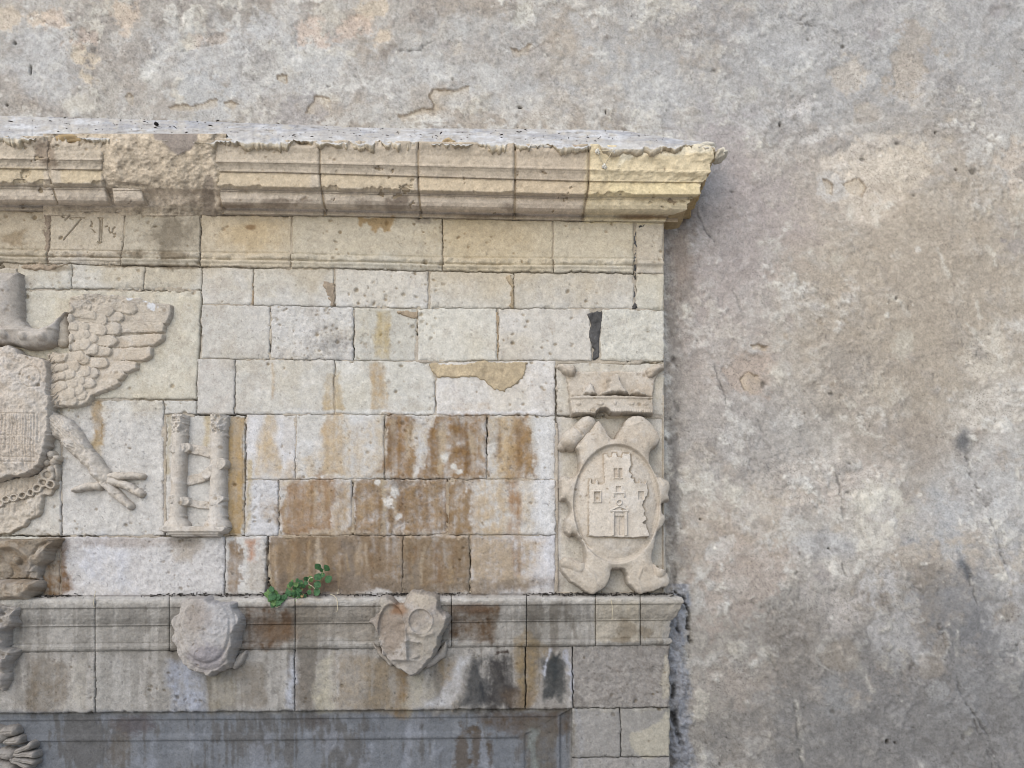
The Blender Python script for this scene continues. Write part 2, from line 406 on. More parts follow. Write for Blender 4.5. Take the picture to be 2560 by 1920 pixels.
patch(SA, [(700, 1150), (960, 1045), (1330, 1040), (1345, 1480), (680, 1480)], (188, 170, 144), .6, 22, 14, .9)
patch(SA, [(690, 1205), (1200, 1205), (1310, 1480), (672, 1480)], (164, 142, 114), .55, 18, 12, .9)
def run(pts, c, s, **k):
    q = np.array(pts, float)
    cen = q.mean(0)
    patch(SA, cen + (q - cen) * np.array([1.07, 1.0]), W, .5, 7, 7, .5)      # pale rim of salts
    q2 = cen + (q - cen) * np.array([1.03, 1.06])
    patch(SA, q2, c, s * .45, 13, 10, .8, 3)
    patch(SA, pts, c, s * .82, 5, 7, k.get('streak', .55) + .2, 3)
run([(965, 1040), (1022, 1040), (1030, 1100), (1036, 1197), (1020, 1199), (945, 1199), (962, 1150)], (144, 112, 74), .97, streak=.3)
run([(1080, 1041), (1216, 1041), (1216, 1197), (1060, 1197), (1070, 1120)], (144, 114, 78), 1.0, streak=.4)
run([(1286, 1041), (1320, 1041), (1324, 1120), (1332, 1197), (1262, 1197), (1272, 1110)], (148, 118, 80), .95, streak=.3)
col(SA, 1238, 1286, 1042, 1197, (186, 160, 122), .6, 8, 4, .7)
run([(706, 1212), (780, 1204), (834, 1204), (836, 1332), (700, 1332)], (150, 120, 88), .95, streak=.2)
run([(884, 1203), (1104, 1203), (1140, 1203), (1190, 1203), (1186, 1334), (880, 1334)], (142, 117, 86), 1.0, streak=.4)
col(SA, 955, 992, 1215, 1330, (190, 178, 154), .7, 10, 8, .9)
col(SA, 1270, 1302, 1200, 1336, (154, 122, 92), .8, 8, 4, .6)
col(SA, 1190, 1270, 1203, 1336, (186, 166, 138), .6, 12, 6, .8)
patch(SA, [(670, 1342), (880, 1342), (1010, 1342), (1176, 1342), (1176, 1478), (679, 1478)], (132, 113, 90), .95, 4, 4, .3)
patch(SA, [(1176, 1342), (1330, 1342), (1320, 1478), (1176, 1478)], (170, 154, 130), .7, 10, 8, .8)
col(SA, 1280, 1302, 1340, 1440, (150, 126, 104), .7, 8, 4, .6)
col(SA, 860, 900, 1345, 1478, (132, 122, 110), .6, 12, 6, .6)
col(SA, 1000, 1060, 1400, 1478, (128, 122, 114), .5, 14, 6, .6)
blob(SA, 780, 1462, 70, 16, (112, 80, 52), .7, edge=.8)
run([(566, 1356), (585, 1347), (604, 1352), (612, 1372), (612, 1478), (563, 1478)], (136, 112, 84), .9, streak=.25)
col(SA, 624, 646, 1348, 1395, (170, 124, 92), .7, 7, 5, .6)
col(SA, 625, 664, 1395, 1478, (176, 164, 148), .6, 7, 5, .4)
patch(SA, [(96, 1344), (176, 1344), (178, 1488), (96, 1488)], (128, 102, 76), .9, 10, 6, .5)
patch(SA, [(185, 1344), (556, 1344), (556, 1480), (190, 1480)], (200, 197, 192), .7, 14, 10, .3)
col(SA, 210, 330, 1350, 1478, (198, 199, 203), .5, 16, 10, .8)
patch(SA, [(410, 1344), (500, 1344), (480, 1400), (420, 1400)], (160, 146, 124), .6, 14, 8, .4)
blob(SA, 470, 1350, 36, 14, (116, 106, 92), .6, edge=.7)
blob(SA, 300, 1355, 110, 12, (160, 148, 136), .6, edge=.7)
patch(SA, [(672, 1440), (1388, 1448), (1388, 1488), (672, 1488)], (124, 112, 98), .6, 12, 8, .5)
# darker and paler threads inside the runs
for k_ in range(120):
    v0_, v1_ = [(1042, 1196), (1203, 1335), (1342, 1475)][rng.integers(3)]
    u0_ = rng.uniform(*[(950, 1320), (705, 1200), (670, 1180)][[1042, 1203, 1342].index(v0_)])
    if v0_ == 1042 and 1036 < u0_ < 1070: continue
    top_ = v0_ + rng.uniform(0, 50)
    col(SA, u0_, u0_ + rng.uniform(4, 16), top_, rng.uniform(top_ + 30, v1_), [(112, 84, 54), (120, 92, 62), (170, 146, 112), (188, 172, 148)][rng.integers(4)], rng.uniform(.25, .6), 4, 3, .4)
# salt crust along the bed between rows D and E
for v0, ua, ub in [(1030, 690, 960), (1032, 960, 1360), (1196, 760, 960)]:
    stroke(SA, [(ua, v0), ((ua + ub) / 2, v0 + 1), (ub, v0)], 5, (222, 220, 216), .8)
for (cu, cv, r) in [(1114, 1143, 9), (1150, 1180, 7), (1222, 1143, 5), (1135, 1165, 5), (975, 1258, 12), (985, 1230, 9), (945, 1205, 6), (872, 908, 7), (1000, 1290, 9)]:
    blob(SA, cu, cv, r, r, (222, 218, 210), .85, edge=.3, warp=.6)
blob(SA, 1000, 1210, 16, 9, (82, 72, 62), .5, edge=.8, warp=.5)
# worn lichened areas
blob(SA, 815, 858, 44, 26, (120, 116, 112), .55, edge=.8, warp=.6)
blob(SA, 424, 580, 34, 28, (110, 98, 84), .6, edge=.8, warp=.6)
blob(SA, 430, 600, 60, 40, (150, 138, 118), .5, edge=.8, warp=.6)
blob(SA, 640, 585, 70, 34, (192, 168, 126), .5, edge=.7)
blob(SA, 626, 567, 10, 5, (128, 96, 62), .7, edge=.5)
blob(SA, 1180, 590, 120, 50, (192, 172, 138), .4, edge=.7)
patch(SA, crop([(1370, 840), (1690, 840), (1660, 970), (1600, 975), (1560, 920), (1520, 985), (1490, 940), (1440, 890), (1380, 920)], 500, 300, .2893), (166, 138, 98), .85, 2, 2)
patch(SA, crop([(1830, 860), (1980, 850), (2000, 900), (1850, 900)], 500, 300, .2893), (158, 146, 132), .8, 4, 2)
patch(SA, crop([(0, 985), (240, 950), (200, 1090), (0, 1050)], 0, 300, .2893), (156, 138, 112), .7, 5, 3)
for (cu, cv, ru, rv) in [(150, 672, 40, 8), (320, 665, 100, 3), (450, 668, 60, 3), (610, 668, 30, 3), (920, 674, 80, 3), (200, 640, 60, 6), (340, 635, 30, 8), (440, 640, 40, 9)]:
    blob(SA, cu, cv, ru, rv, (128, 112, 90), .7, edge=.6, warp=.5)
# cornice colours
for (a_, va_, vb_) in [((-300, 545), 470, 512), ((545, 800), 478, 522), ((800, 1050), 484, 528), ((1050, 1290), 490, 532), ((1290, 1466), 495, 537)]:
    patch(SA, [(a_[0], va_), (a_[1], va_ + 5), (a_[1], vb_ + 5), (a_[0], vb_)], (218, 204, 184), .8, 4, 2)  # paler pinkish ovolo stone, lightened further to offset shade under the corona
patch(SA, [(1468, 340), (1840, 340), (1830, 420), (1760, 470), (1700, 560), (1456, 558)], (222, 207, 174), .95, 3, 1)
patch(SA, [(1468, 455), (1760, 455), (1760, 492), (1466, 492)], (224, 208, 168), .85, 3, 1)
patch(SA, [(1480, 500), (1720, 500), (1690, 536), (1460, 536)], (218, 204, 174), .7, 5, 1)
patch(SA, [(1550, 375), (1590, 350), (1820, 350), (1815, 405), (1780, 385), (1600, 380), (1540, 410)], (226, 218, 196), .85, 6, 3)
blob(SA, 1625, 543, 60, 6, (140, 104, 62), .7, edge=.6)
patch(SA, [(-300, 412), (110, 420), (108, 458), (-300, 450)], (204, 187, 154), .7, 3, 1)
patch(SA, [(150, 425), (256, 425), (254, 458), (150, 456)], (206, 188, 154), .7, 3, 1)
for u0_ in (540, 800, 1048, 1290):
    patch(SA, [(u0_, 432 + (u0_ - 700) * .028), (u0_ + 235, 438 + (u0_ - 700) * .028), (u0_ + 235, 474 + (u0_ - 700) * .024), (u0_, 469 + (u0_ - 700) * .024)], (204, 186, 154), .6, 4, 1)
patch(SA, [(90, 345), (128, 345), (140, 420), (100, 415), (80, 390)], (148, 132, 114), .8, 6, 4)
for (cu, cv, ru, rv) in [(590, 515, 40, 6), (700, 505, 30, 8), (980, 512, 60, 12), (1240, 540, 70, 4), (1000, 500, 30, 10), (1270, 515, 14, 10), (760, 500, 20, 8)]:
    blob(SA, cu, cv, ru, rv, (112, 98, 84), .6, edge=.8, warp=.6)
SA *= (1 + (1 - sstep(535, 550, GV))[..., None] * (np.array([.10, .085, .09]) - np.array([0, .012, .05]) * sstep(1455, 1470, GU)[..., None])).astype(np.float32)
# ledge and frieze stains
patch(SA, [(598, 1512), (732, 1512), (732, 1606), (600, 1606)], (100, 82, 66), .9, 10, 8, .6)
blob(SA, 690, 1575, 42, 28, (104, 80, 56), .7, edge=.5)
patch(SA, [(1112, 1512), (1250, 1512), (1220, 1600), (1128, 1606)], (98, 80, 62), .9, 10, 6, .5)
blob(SA, 1190, 1520, 60, 14, (96, 70, 48), .7, edge=.6)
patch(SA, [(740, 1512), (930, 1512), (930, 1600), (740, 1600)], (138, 128, 114), .6, 8, 5, .3)
patch(SA, [(1490, 1496), (1600, 1496), (1600, 1604), (1490, 1604)], (180, 170, 152), .75, 4, 2, .2)
patch(SA, [(1602, 1496), (1710, 1496), (1676, 1604), (1602, 1604)], (172, 164, 150), .7, 4, 2, .2)
for (cu, cv, ru, rv) in [(1570, 1575, 20, 22), (1625, 1580, 24, 14), (1560, 1600, 30, 6)]:
    blob(SA, cu, cv, ru, rv, (128, 116, 98), .7, edge=.4, warp=.6)
for u0_, u1_, c, s in [(70, 160, (116, 104, 88), .7), (180, 215, (174, 168, 156), .7), (250, 330, (168, 164, 156), .6), (430, 500, (164, 168, 178), .7), (520, 580, (158, 148, 128), .5), (590, 660, (122, 112, 98), .6), (722, 742, (188, 190, 196), .75),
                       (745, 790, (122, 114, 104), .6), (805, 835, (180, 172, 150), .7), (850, 1010, (140, 124, 100), .6), (1000, 1020, (128, 104, 70), .7), (1025, 1060, (168, 160, 140), .6), (1090, 1140, (148, 128, 98), .6)]:
    col(SA, u0_, u1_, 1645, 1772, c, s, 12, 8, .6, spread=6)
patch(SA, [(1140, 1650), (1170, 1640), (1120, 1772), (1060, 1772)], (190, 190, 190), .75, 10, 6, .4)
patch(SA, [(1182, 1650), (1216, 1640), (1232, 1770), (1140, 1770)], (60, 61, 62), .95, 20, 6, .15, 3)
patch(SA, [(1232, 1636), (1278, 1640), (1300, 1770), (1205, 1770)], (56, 53, 52), .95, 20, 6, .12, 3)
patch(SA, [(1240, 1626), (1272, 1626), (1272, 1634), (1240, 1634)], (50, 34, 24), .9, 3, 2)
patch(SA, [(1292, 1600), (1312, 1580), (1330, 1590), (1360, 1625), (1354, 1690), (1340, 1760), (1304, 1766), (1296, 1660)], (136, 118, 88), .75, 10, 7, .6)
patch(SA, [(1374, 1632), (1402, 1632), (1412, 1730), (1404, 1748), (1368, 1744)], (58, 61, 61), .95, 9, 7, .12)
stroke(SA, [(1372, 1625), (1362, 1690)], 6, (196, 198, 204), .8)
stroke(SA, [(1414, 1630), (1428, 1690), (1440, 1770), (1454, 1840), (1450, 1915)], 7, (182, 186, 196), .8)
blob(SA, 1300, 1745, 34, 22, (104, 86, 66), .45, edge=.6)
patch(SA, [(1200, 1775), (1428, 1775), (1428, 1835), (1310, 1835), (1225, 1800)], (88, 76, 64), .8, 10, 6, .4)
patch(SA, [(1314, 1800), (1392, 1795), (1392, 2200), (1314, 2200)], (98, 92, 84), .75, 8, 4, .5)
col(SA, 1330, 1350, 1820, 1990, (130, 136, 132), .6, 8, 5, .6)
for (cu, cv, ru, rv) in [(1155, 1880, 12, 60), (1190, 1865, 10, 40), (1224, 1870, 8, 34), (1180, 1822, 14, 6)]:
    blob(SA, cu, cv, ru, rv, (84, 72, 58), .75, edge=.5, warp=.6)
blob(SA, 330, 1812, 60, 20, (92, 84, 84), .7, edge=.6, warp=.5)
blob(SA, 780, 1802, 50, 16, (88, 82, 78), .7, edge=.6, warp=.5)
blob(SA, 290, 1880, 26, 60, (106, 98, 88), .6, edge=.6, warp=.5)
patch(SA, [(1434, 1618), (1680, 1618), (1680, 1768), (1434, 1768)], (148, 142, 134), .8, 4, 3)
sl = win(1434, 1618, 1680, 1768)
lay(SA, sl, .5 * sstep(.2, 1.4, N_RGH[sl] + .5 * N_SML[sl]), (112, 105, 97))
lay(SA, sl, .5 * sstep(.3, 1.5, -N_RGH[sl] + .6 * N_SML[sl]), (176, 170, 160))
patch(SA, [(1434, 1776), (1680, 1776), (1680, 2200), (1434, 2200)], (150, 146, 142), .8, 4, 3)
patch(SA, [(1668, 1640), (1676, 1640), (1676, 1745), (1646, 1745), (1650, 1700)], (180, 172, 154), .8, 3, 4)
patch(SA, crop([(1840, 980), (1855, 1350), (1640, 1360), (1560, 1310), (1530, 1220), (1560, 1170), (1690, 1130)], 1060, 1440, .3345), (178, 171, 156), .85, 3, 3)
# guano-white on the weathering
TOP = new_map((196, 191, 184))
lay(TOP, full, .6 * sstep(.1, 1.2, noise(41, 50, 8, beta=.9)), (228, 228, 228))
lay(TOP, full, .55 * sstep(.4, 1.5, noise(42, 80, 9, beta=.9)), (162, 163, 168))
lay(TOP, full, .6 * sstep(1.5, 2.2, noise(43, 40, 5, beta=.75)), (96, 86, 76))
lay(TOP, full, .5 * sstep(.6, 1.6, noise(44, 30, 14, beta=.8)), (206, 196, 178))

# ---- pits of the limestone: sparse everywhere, dense set for the badly pitted stones
def pit_map(n, rmin, rmax, seed, area=(-150, 530, 1700, 1920)):
    r_ = np.random.default_rng(seed)
    Hh = np.zeros((FH, FW), np.float32)
    Mm = np.zeros((FH, FW), np.float32)
    for i in range(n):
        cu, cv = r_.uniform(area[0], area[2]), r_.uniform(area[1], area[3])
        r = rmin + (rmax - rmin) * r_.random() ** 4.5
        asp, an = r_.uniform(.45, 1.0), r_.uniform(-1.0, .6)
        sl = win(cu - 2 * r - 4, cv - 2 * r - 4, cu + 2 * r + 4, cv + 2 * r + 4)
        x, y = GU[sl] - cu, GV[sl] - cv
        xr, yr = (x * math.cos(an) + y * math.sin(an)) / r, (-x * math.sin(an) + y * math.cos(an)) / (r * asp)
        q = xr * xr + yr * yr
        m = (1 - sstep(.35, 1.35, q)) * r_.uniform(.5, 1)
        Hh[sl] = np.maximum(Hh[sl], m * min(r, 6) * S * .8)
        Mm[sl] = np.maximum(Mm[sl], m)
    return Hh, Mm
PIT_S, PITM_S = pit_map(7500, 1.2, 6.5, 51)
PIT_D, PITM_D = pit_map(14000, 1.6, 6, 52)

# ------------------------------------------------------------------ materials
def mat_base(name, rough=.92):
    m = bpy.data.materials.new(name)
    m.use_nodes = True
    b = m.node_tree.nodes["Principled BSDF"]
    b.inputs['Roughness'].default_value = rough
    b.inputs['Specular IOR Level'].default_value = .18
    return m, m.node_tree, b

def tex(nt, kind, scale, detail=4, rough=.6, sx=(1, 1, 1), pos=None):
    mp = nt.nodes.new('ShaderNodeMapping')
    mp.inputs['Scale'].default_value = sx
    nt.links.new(pos, mp.inputs[0])
    t = nt.nodes.new('ShaderNodeTexNoise' if kind == 'n' else 'ShaderNodeTexVoronoi')
    t.inputs['Scale'].default_value = scale
    if kind == 'n':
        t.inputs['Detail'].default_value = detail
        t.inputs['Roughness'].default_value = rough
        o = t.outputs['Fac']
    else:
        t.inputs['Randomness'].default_value = 1
        o = t.outputs['Distance']
    nt.links.new(mp.outputs[0], t.inputs['Vector'])
    return o

def rampf(nt, src, a, b, va, vb):
    r = nt.nodes.new('ShaderNodeMapRange')
    r.interpolation_type = 'SMOOTHSTEP'
    r.inputs[1].default_value, r.inputs[2].default_value = a, b
    r.inputs[3].default_value, r.inputs[4].default_value = va, vb
    nt.links.new(src, r.inputs[0])
    return r.outputs[0]

def mathn(nt, op, a, b):
    n = nt.nodes.new('ShaderNodeMath')
    n.operation = op
    for i, x in enumerate((a, b)):
        if isinstance(x, (int, float)):
            n.inputs[i].default_value = x
        else:
            nt.links.new(x, n.inputs[i])
    return n.outputs[0]

def mineral(name, amp=.16, grain=260, speck=.5, bump=.5, vor=0):
    m, nt, b = mat_base(name)
    g = nt.nodes.new('ShaderNodeNewGeometry')
    pos = g.outputs['Position']
    at = nt.nodes.new('ShaderNodeAttribute')
    at.attribute_name = 'tint'
    f1 = rampf(nt, tex(nt, 'n', 28, 6, .68, pos=pos), .3, .7, 1 - amp, 1 + amp)
    f2 = rampf(nt, tex(nt, 'n', grain * .45, 5, .75, pos=pos), .28, .72, 1 - amp * 1.4, 1 + amp * 1.3)
    sp = rampf(nt, tex(nt, 'n', grain, 2, .6, pos=pos), .58, .68, 0, 1)
    spk = mathn(nt, 'MULTIPLY', sp, at.outputs['Alpha'])
    spk = mathn(nt, 'SUBTRACT', 1.0, mathn(nt, 'MULTIPLY', spk, speck))
    f = mathn(nt, 'MULTIPLY', mathn(nt, 'MULTIPLY', f1, f2), spk)
    vm = nt.nodes.new('ShaderNodeVectorMath')
    vm.operation = 'SCALE'
    nt.links.new(at.outputs['Color'], vm.inputs[0])
    nt.links.new(f, vm.inputs['Scale'])
    nt.links.new(vm.outputs[0], b.inputs['Base Color'])
    h = mathn(nt, 'ADD', mathn(nt, 'MULTIPLY', tex(nt, 'n', 60, 8, .72, pos=pos), 1.0), mathn(nt, 'MULTIPLY', tex(nt, 'n', grain, 4, .7, pos=pos), .35))
    h = mathn(nt, 'SUBTRACT', h, mathn(nt, 'MULTIPLY', sp, .25))
    bp = nt.nodes.new('ShaderNodeBump')
    bp.inputs['Strength'].default_value = bump
    bp.inputs['Distance'].default_value = .006
    nt.links.new(h, bp.inputs['Height'])
    nt.links.new(bp.outputs[0], b.inputs['Normal'])
    return m

M_STONE = mineral('limestone', .10, 300, .45, .42)
M_RELIEF = mineral('carved_limestone', .08, 280, .4, .32)
M_PLASTER = mineral('old_plaster', .12, 230, .7, .5)
M_MORTAR = mineral('mortar', .12, 260, .4, .45)

def plain(name, c, rough=.8, amp=.2, scale=90, trans=False):
    m, nt, b = mat_base(name, rough)
    g = nt.nodes.new('ShaderNodeNewGeometry')
    f = rampf(nt, tex(nt, 'n', scale, 4, .6, pos=g.outputs['Position']), .3, .7, 1 - amp, 1 + amp)
    vm = nt.nodes.new('ShaderNodeVectorMath')
    vm.operation = 'SCALE'
    vm.inputs[0].default_value = tuple(c)
    nt.links.new(f, vm.inputs['Scale'])
    nt.links.new(vm.outputs[0], b.inputs['Base Color'])
    return m
M_LEAF = plain('leaf_green', (.038, .092, .036), .6, .5, 160)
M_LEAF2 = plain('leaf_young_green', (.085, .15, .05), .6, .45, 160)
M_DRY = plain('dry_leaf', (.20, .15, .07), .8, .4, 120)
M_STEM = plain('stem_green', (.16, .2, .07), .6, .3)
M_STRAW = plain('dry_straw', (.46, .40, .28), .8, .3)
M_DEBRIS = plain('dark_debris', (.035, .03, .026), .95, .5, 150)
M_CEMENT = plain('grey_cement', (.085, .083, .08), .95, .45, 120)
M_WHITE = plain('white_filler', (.60, .57, .50), .85, .15, 150)
M_ROD = plain('pale_rod', (.42, .36, .25), .6, .2)
M_GROUND = plain('street_paving', (.44, .43, .42), .9, .2, 3)

# ------------------------------------------------------------------ object helpers
COLL = sc.collection
ORG = {}

def tag(o, label=None, cat=None, group=None, kind=None):
    for k, v in (('label', label), ('category', cat), ('group', group), ('kind', kind)):
        if v:
            o[k] = v
    return o

def thing(name, label, cat, loc, group=None):
    o = bpy.data.objects.new(name, None)
    o.empty_display_size = .1
    COLL.objects.link(o)
    o.location = loc
    ORG[o] = np.array(loc, float)
    return tag(o, label, cat, group)

def mk(name, verts, faces, mat, parent=None, tint=None, alpha=.5, smooth=True, label=None):
    verts = np.asarray(verts, float).reshape(-1, 3)
    c = (verts.min(0) + verts.max(0)) / 2
    me = bpy.data.meshes.new(name)
    faces = np.asarray(faces)
    if faces.ndim == 2:
        k = faces.shape[1]
        me.vertices.add(len(verts))
        me.vertices.foreach_set('co', (verts - c).astype(np.float32).ravel())
        me.loops.add(faces.size)
        me.loops.foreach_set('vertex_index', faces.astype(np.int32).ravel())
        me.polygons.add(len(faces))
        me.polygons.foreach_set('loop_start', (np.arange(len(faces)) * k).astype(np.int32))
        me.update(calc_edges=True)
    else:
        me.from_pydata([tuple(x) for x in verts - c], [], [list(f) for f in faces])
    me.polygons.foreach_set('use_smooth', [smooth] * len(me.polygons))
    if tint is not None:
        t = np.ones((len(verts), 4), np.float32)
        t[:, :3] = np.clip(np.asarray(tint).reshape(-1, 3), .005, .9)
        t[:, 3] = np.broadcast_to(np.asarray(alpha, np.float32).ravel() if np.ndim(alpha) else np.float32(alpha), (len(verts),))
        a = me.color_attributes.new('tint', 'FLOAT_COLOR', 'POINT')
        a.data.foreach_set('color', t.ravel())
    me.materials.append(mat)
    o = bpy.data.objects.new(name, me)
    COLL.objects.link(o)
    if parent is not None:
        o.parent = parent
        o.location = c - ORG[parent]
    else:
        o.location = c
    ORG[o] = c
    if label:
        o['label'] = label
    return o

def quads(n, m, keep=None):
    idx = np.arange(n * m).reshape(n, m)
    f = np.stack([idx[:-1, :-1], idx[1:, :-1], idx[1:, 1:], idx[:-1, 1:]], -1).reshape(-1, 4)
    if keep is not None:
        f = f[keep.reshape(-1)]
    return f

def compact(verts, faces, *arrs):
    used = np.unique(faces)
    mp = np.full(len(verts), -1)
    mp[used] = np.arange(len(used))
    return verts[used], mp[faces], [a[used] for a in arrs]

def sheet(name, X, Y, Z, mat, parent, tint, alpha=.5, keep=None, label=None):
    n, m = X.shape
    V = np.stack([X, Y, Z], -1).reshape(-1, 3)
    F = quads(n, m, keep)
    T = tint.reshape(-1, 3)
    A = np.broadcast_to(np.asarray(alpha, float), X.shape).ravel()
    if keep is not None:
        V, F, (T, A) = compact(V, F, T, A)
    return mk(name, V, F, mat, parent, T, A, label=label)

def pad(A):
    return np.pad(A, 1, mode='edge')

P0 = .10           # face of the ashlar, metres out from the plaster

def dirt_shade(T, pm, k=.55):  # darkens by mask: dirt in pits and grooves, painted shade round the castle
    return T * (1 - k * pm[..., None] * np.array([.75, .85, 1.0]))

def grit(T, u, v, k=1.0):
    f = 1 + k * (.022 * samp(N_FIN, u, v) + .03 * samp(N_GRN, u, v) + .02 * samp(N_RGH, u, v))
    f = f * (1 - .28 * k * sstep(1.5, 2.4, samp(N_GR2, u, v)))
    return T * f[..., None]

QUADS = []
def stone(name, parent, TL, TR, BR, BL, proud=None, pit=.5, rough=1.0, mul=(1, 1, 1), step=2.2, extra=None, skirt=.055, p0=P0, edge=4.5, mat=None, label=None, chip=1.0, A=None, carve=None):
    QUADS.append((max(TL[0], BL[0]), max(TL[1], TR[1]), min(TR[0], BR[0]), min(BL[1], BR[1])))
    w = max(np.hypot(TR[0] - TL[0], TR[1] - TL[1]), np.hypot(BR[0] - BL[0], BR[1] - BL[1]))
    h = max(abs(BL[1] - TL[1]), abs(BR[1] - TR[1]))
    n, m = max(4, int(h / step) + 1), max(4, int(w / step) + 1)
    a, b = np.meshgrid(np.linspace(0, 1, m), np.linspace(0, 1, n))
    u = (TL[0] * (1 - a) + TR[0] * a) * (1 - b) + (BL[0] * (1 - a) + BR[0] * a) * b
    v = (TL[1] * (1 - a) + TR[1] * a) * (1 - b) + (BL[1] * (1 - a) + BR[1] * a) * b
    d = np.minimum(np.minimum(a * w, (1 - a) * w), np.minimum(b * h, (1 - b) * h))
    near = np.exp(-d / 7.0)
    u = u + near * (.8 * samp(N_SML, u, v) + .7 * samp(N_FIN, u + 31, v))
    v = v + near * (.8 * samp(N_SML, u + 400, v) + .7 * samp(N_FIN, u, v + 31))
    if proud is None:
        proud = random.uniform(-.001, .005)
    tu, tv = random.uniform(-.002, .002), random.uniform(-.002, .002)
    p = p0 + proud + tu * (a - .5) + tv * (b - .5)
    p = p + rough * (.0013 * samp(N_MED, u, v) + .0006 * samp(N_SML, u, v) + .00035 * samp(N_FIN, u, v) + .0004 * samp(N_RGH, u, v))
    er = .7 * edge * (1 + .45 * samp(N_SML, u + 90, v + 50)) + chip * 5 * sstep(1.0, 2.2, samp(N_SML, u + 700, v + 200))
    p = p - .0045 * (1 - sstep(0, 1, d / np.maximum(er, 1.5))) - chip * .006 * sstep(1.1, 2.0, samp(N_SML, u + 700, v + 200)) * np.exp(-d / 9)
    ox, oy = random.uniform(-60, 60), random.uniform(-40, 40)
    kp_ = sstep(1.25 - 2.2 * pit, 1.8 - 2.2 * pit, samp(N_MED, u + ox * 4, v + oy * 4) + .4 * samp(N_SML, u, v))
    hp = .9 * samp(PIT_S, u + ox, v + oy) * kp_
    mp_ = samp(PITM_S, u + ox, v + oy) * kp_
    if pit > .5:
        k = (pit - .5) * 2 * sstep(-.6, .9, samp(N_MED, u * 1.0, v) + (pit - .75) * 2)
        hp = np.maximum(hp, samp(PIT_D, u, v) * k)
        mp_ = np.maximum(mp_, samp(PITM_D, u, v) * k)
    p = p - hp
    if extra is not None:
        p = p + extra(u, v)
    tone = random.uniform(.955, 1.035)
    T = samp(SA if A is None else A, u, v) * np.asarray(mul) * tone * np.array([1, 1 - random.uniform(-.006, .01), 1 - random.uniform(-.015, .03)])
    T = dirt_shade(T, mp_, .6)
    T = grit(T, u, v, .8 + .35 * rough)
    if carve is not None:
        g = carve(u, v)
        p = p + g
        T = dirt_shade(T, sstep(.001, .005, -g), .32)
    T = T * (1 - .08 * np.exp(-d / 3.0))[..., None]
    k = S * (D - p0) / D
    X, Z = (u - UC) * k, ZH + (VH - v) * k
    Y = -p
    X, Y, Z, T = pad(X), pad(Y), pad(Z), np.pad(T, ((1, 1), (1, 1), (0, 0)), mode='edge')
    ring = np.ones(X.shape, bool)
    ring[1:-1, 1:-1] = False
    Y[ring] = -(p0 - skirt)
    return sheet(name, X, Y, Z, mat or M_STONE, parent, T, .35 * rough, label=label)

def L(pts):
    pu, pv = [q[0] for q in pts], [q[1] for q in pts]
    return lambda u: np.interp(u, pu, pv)

L_CB = L([(-300, 517), (0, 525), (560, 536), (818, 540), (1050, 544), (1460, 552), (1665, 555)])
L_AB = L([(-300, 652), (150, 661), (500, 667), (850, 672), (1000, 676), (1200, 680), (1580, 684), (1665, 686)])
L_VM = L([(-300, 618), (130, 625), (500, 630), (727, 633), (830, 637), (1100, 643), (1390, 645), (1665, 648)])
L_B = L([(505, 762), (630, 763), (830, 767), (1060, 772), (1500, 770), (1665, 774)])
L_C = L([(490, 897), (660, 898), (900, 901), (1050, 903), (1400, 901), (1665, 904)])
L_D = L([(490, 1035), (900, 1036), (1080, 1038), (1665, 1039)])
L_E = L([(600, 1199), (750, 1199), (900, 1196), (1040, 1198), (1390, 1200)])
L_F = L([(-300, 1341), (150, 1341), (562, 1341), (900, 1340), (1100, 1337), (1395, 1337)])
L_G = L([(-300, 1496), (100, 1496), (560, 1488), (1100, 1487), (1400, 1489), (1680, 1491)])

facade = thing('ashlar_facade', 'weathered cream limestone block facing streaked with rust stains beside the grey plaster', 'stone wall', P(700.0, 2200.0, .1))

def course(top, bot, blocks, gap=.6, **kw):
    """blocks: (u left at top, u right at top, u left at bottom, u right at bottom, options)"""
    for b in blocks:
        o = dict(kw)
        o.update(b[4] if len(b) > 4 else {})
        g = o.pop('gap', gap)
        TL, TR = (b[0] + g, float(top(b[0])) + g), (b[1] - g, float(top(b[1])) + g)
        BL, BR = (b[2] + g, float(bot(b[2])) - g), (b[3] - g, float(bot(b[3])) - g)
        stone(o.pop('name', 'stone'), facade, TL, TR, BR, BL, **o)

# row with the carved date and the architrave moulding under it
def arch_mould(u, v):
    x = v - L_VM(u)
    n = samp(N_SML, u, v) * .0012
    wear = np.clip(.75 + .35 * samp(N_SML, u + 200, v), .1, 1)
    t = np.clip((x - 9.5) / 8.0, -1, 1)
    torus = np.where((x > 1) & (x < 18), .015 * np.sqrt(np.clip(1 - t * t, 0, 1)) * wear, 0)
    fil = .0125 * sstep(18.5, 20.5, x) * (1 - sstep(26, 28, x))
    fas = .007 * sstep(26, 28, x)
    groove = -.005 * np.exp(-((x - 0) / 1.6) ** 2) - .004 * np.exp(-((x - 18.4) / 1.3) ** 2)
    return torus + fil + fas + groove + np.where(x > 0, n, 0)

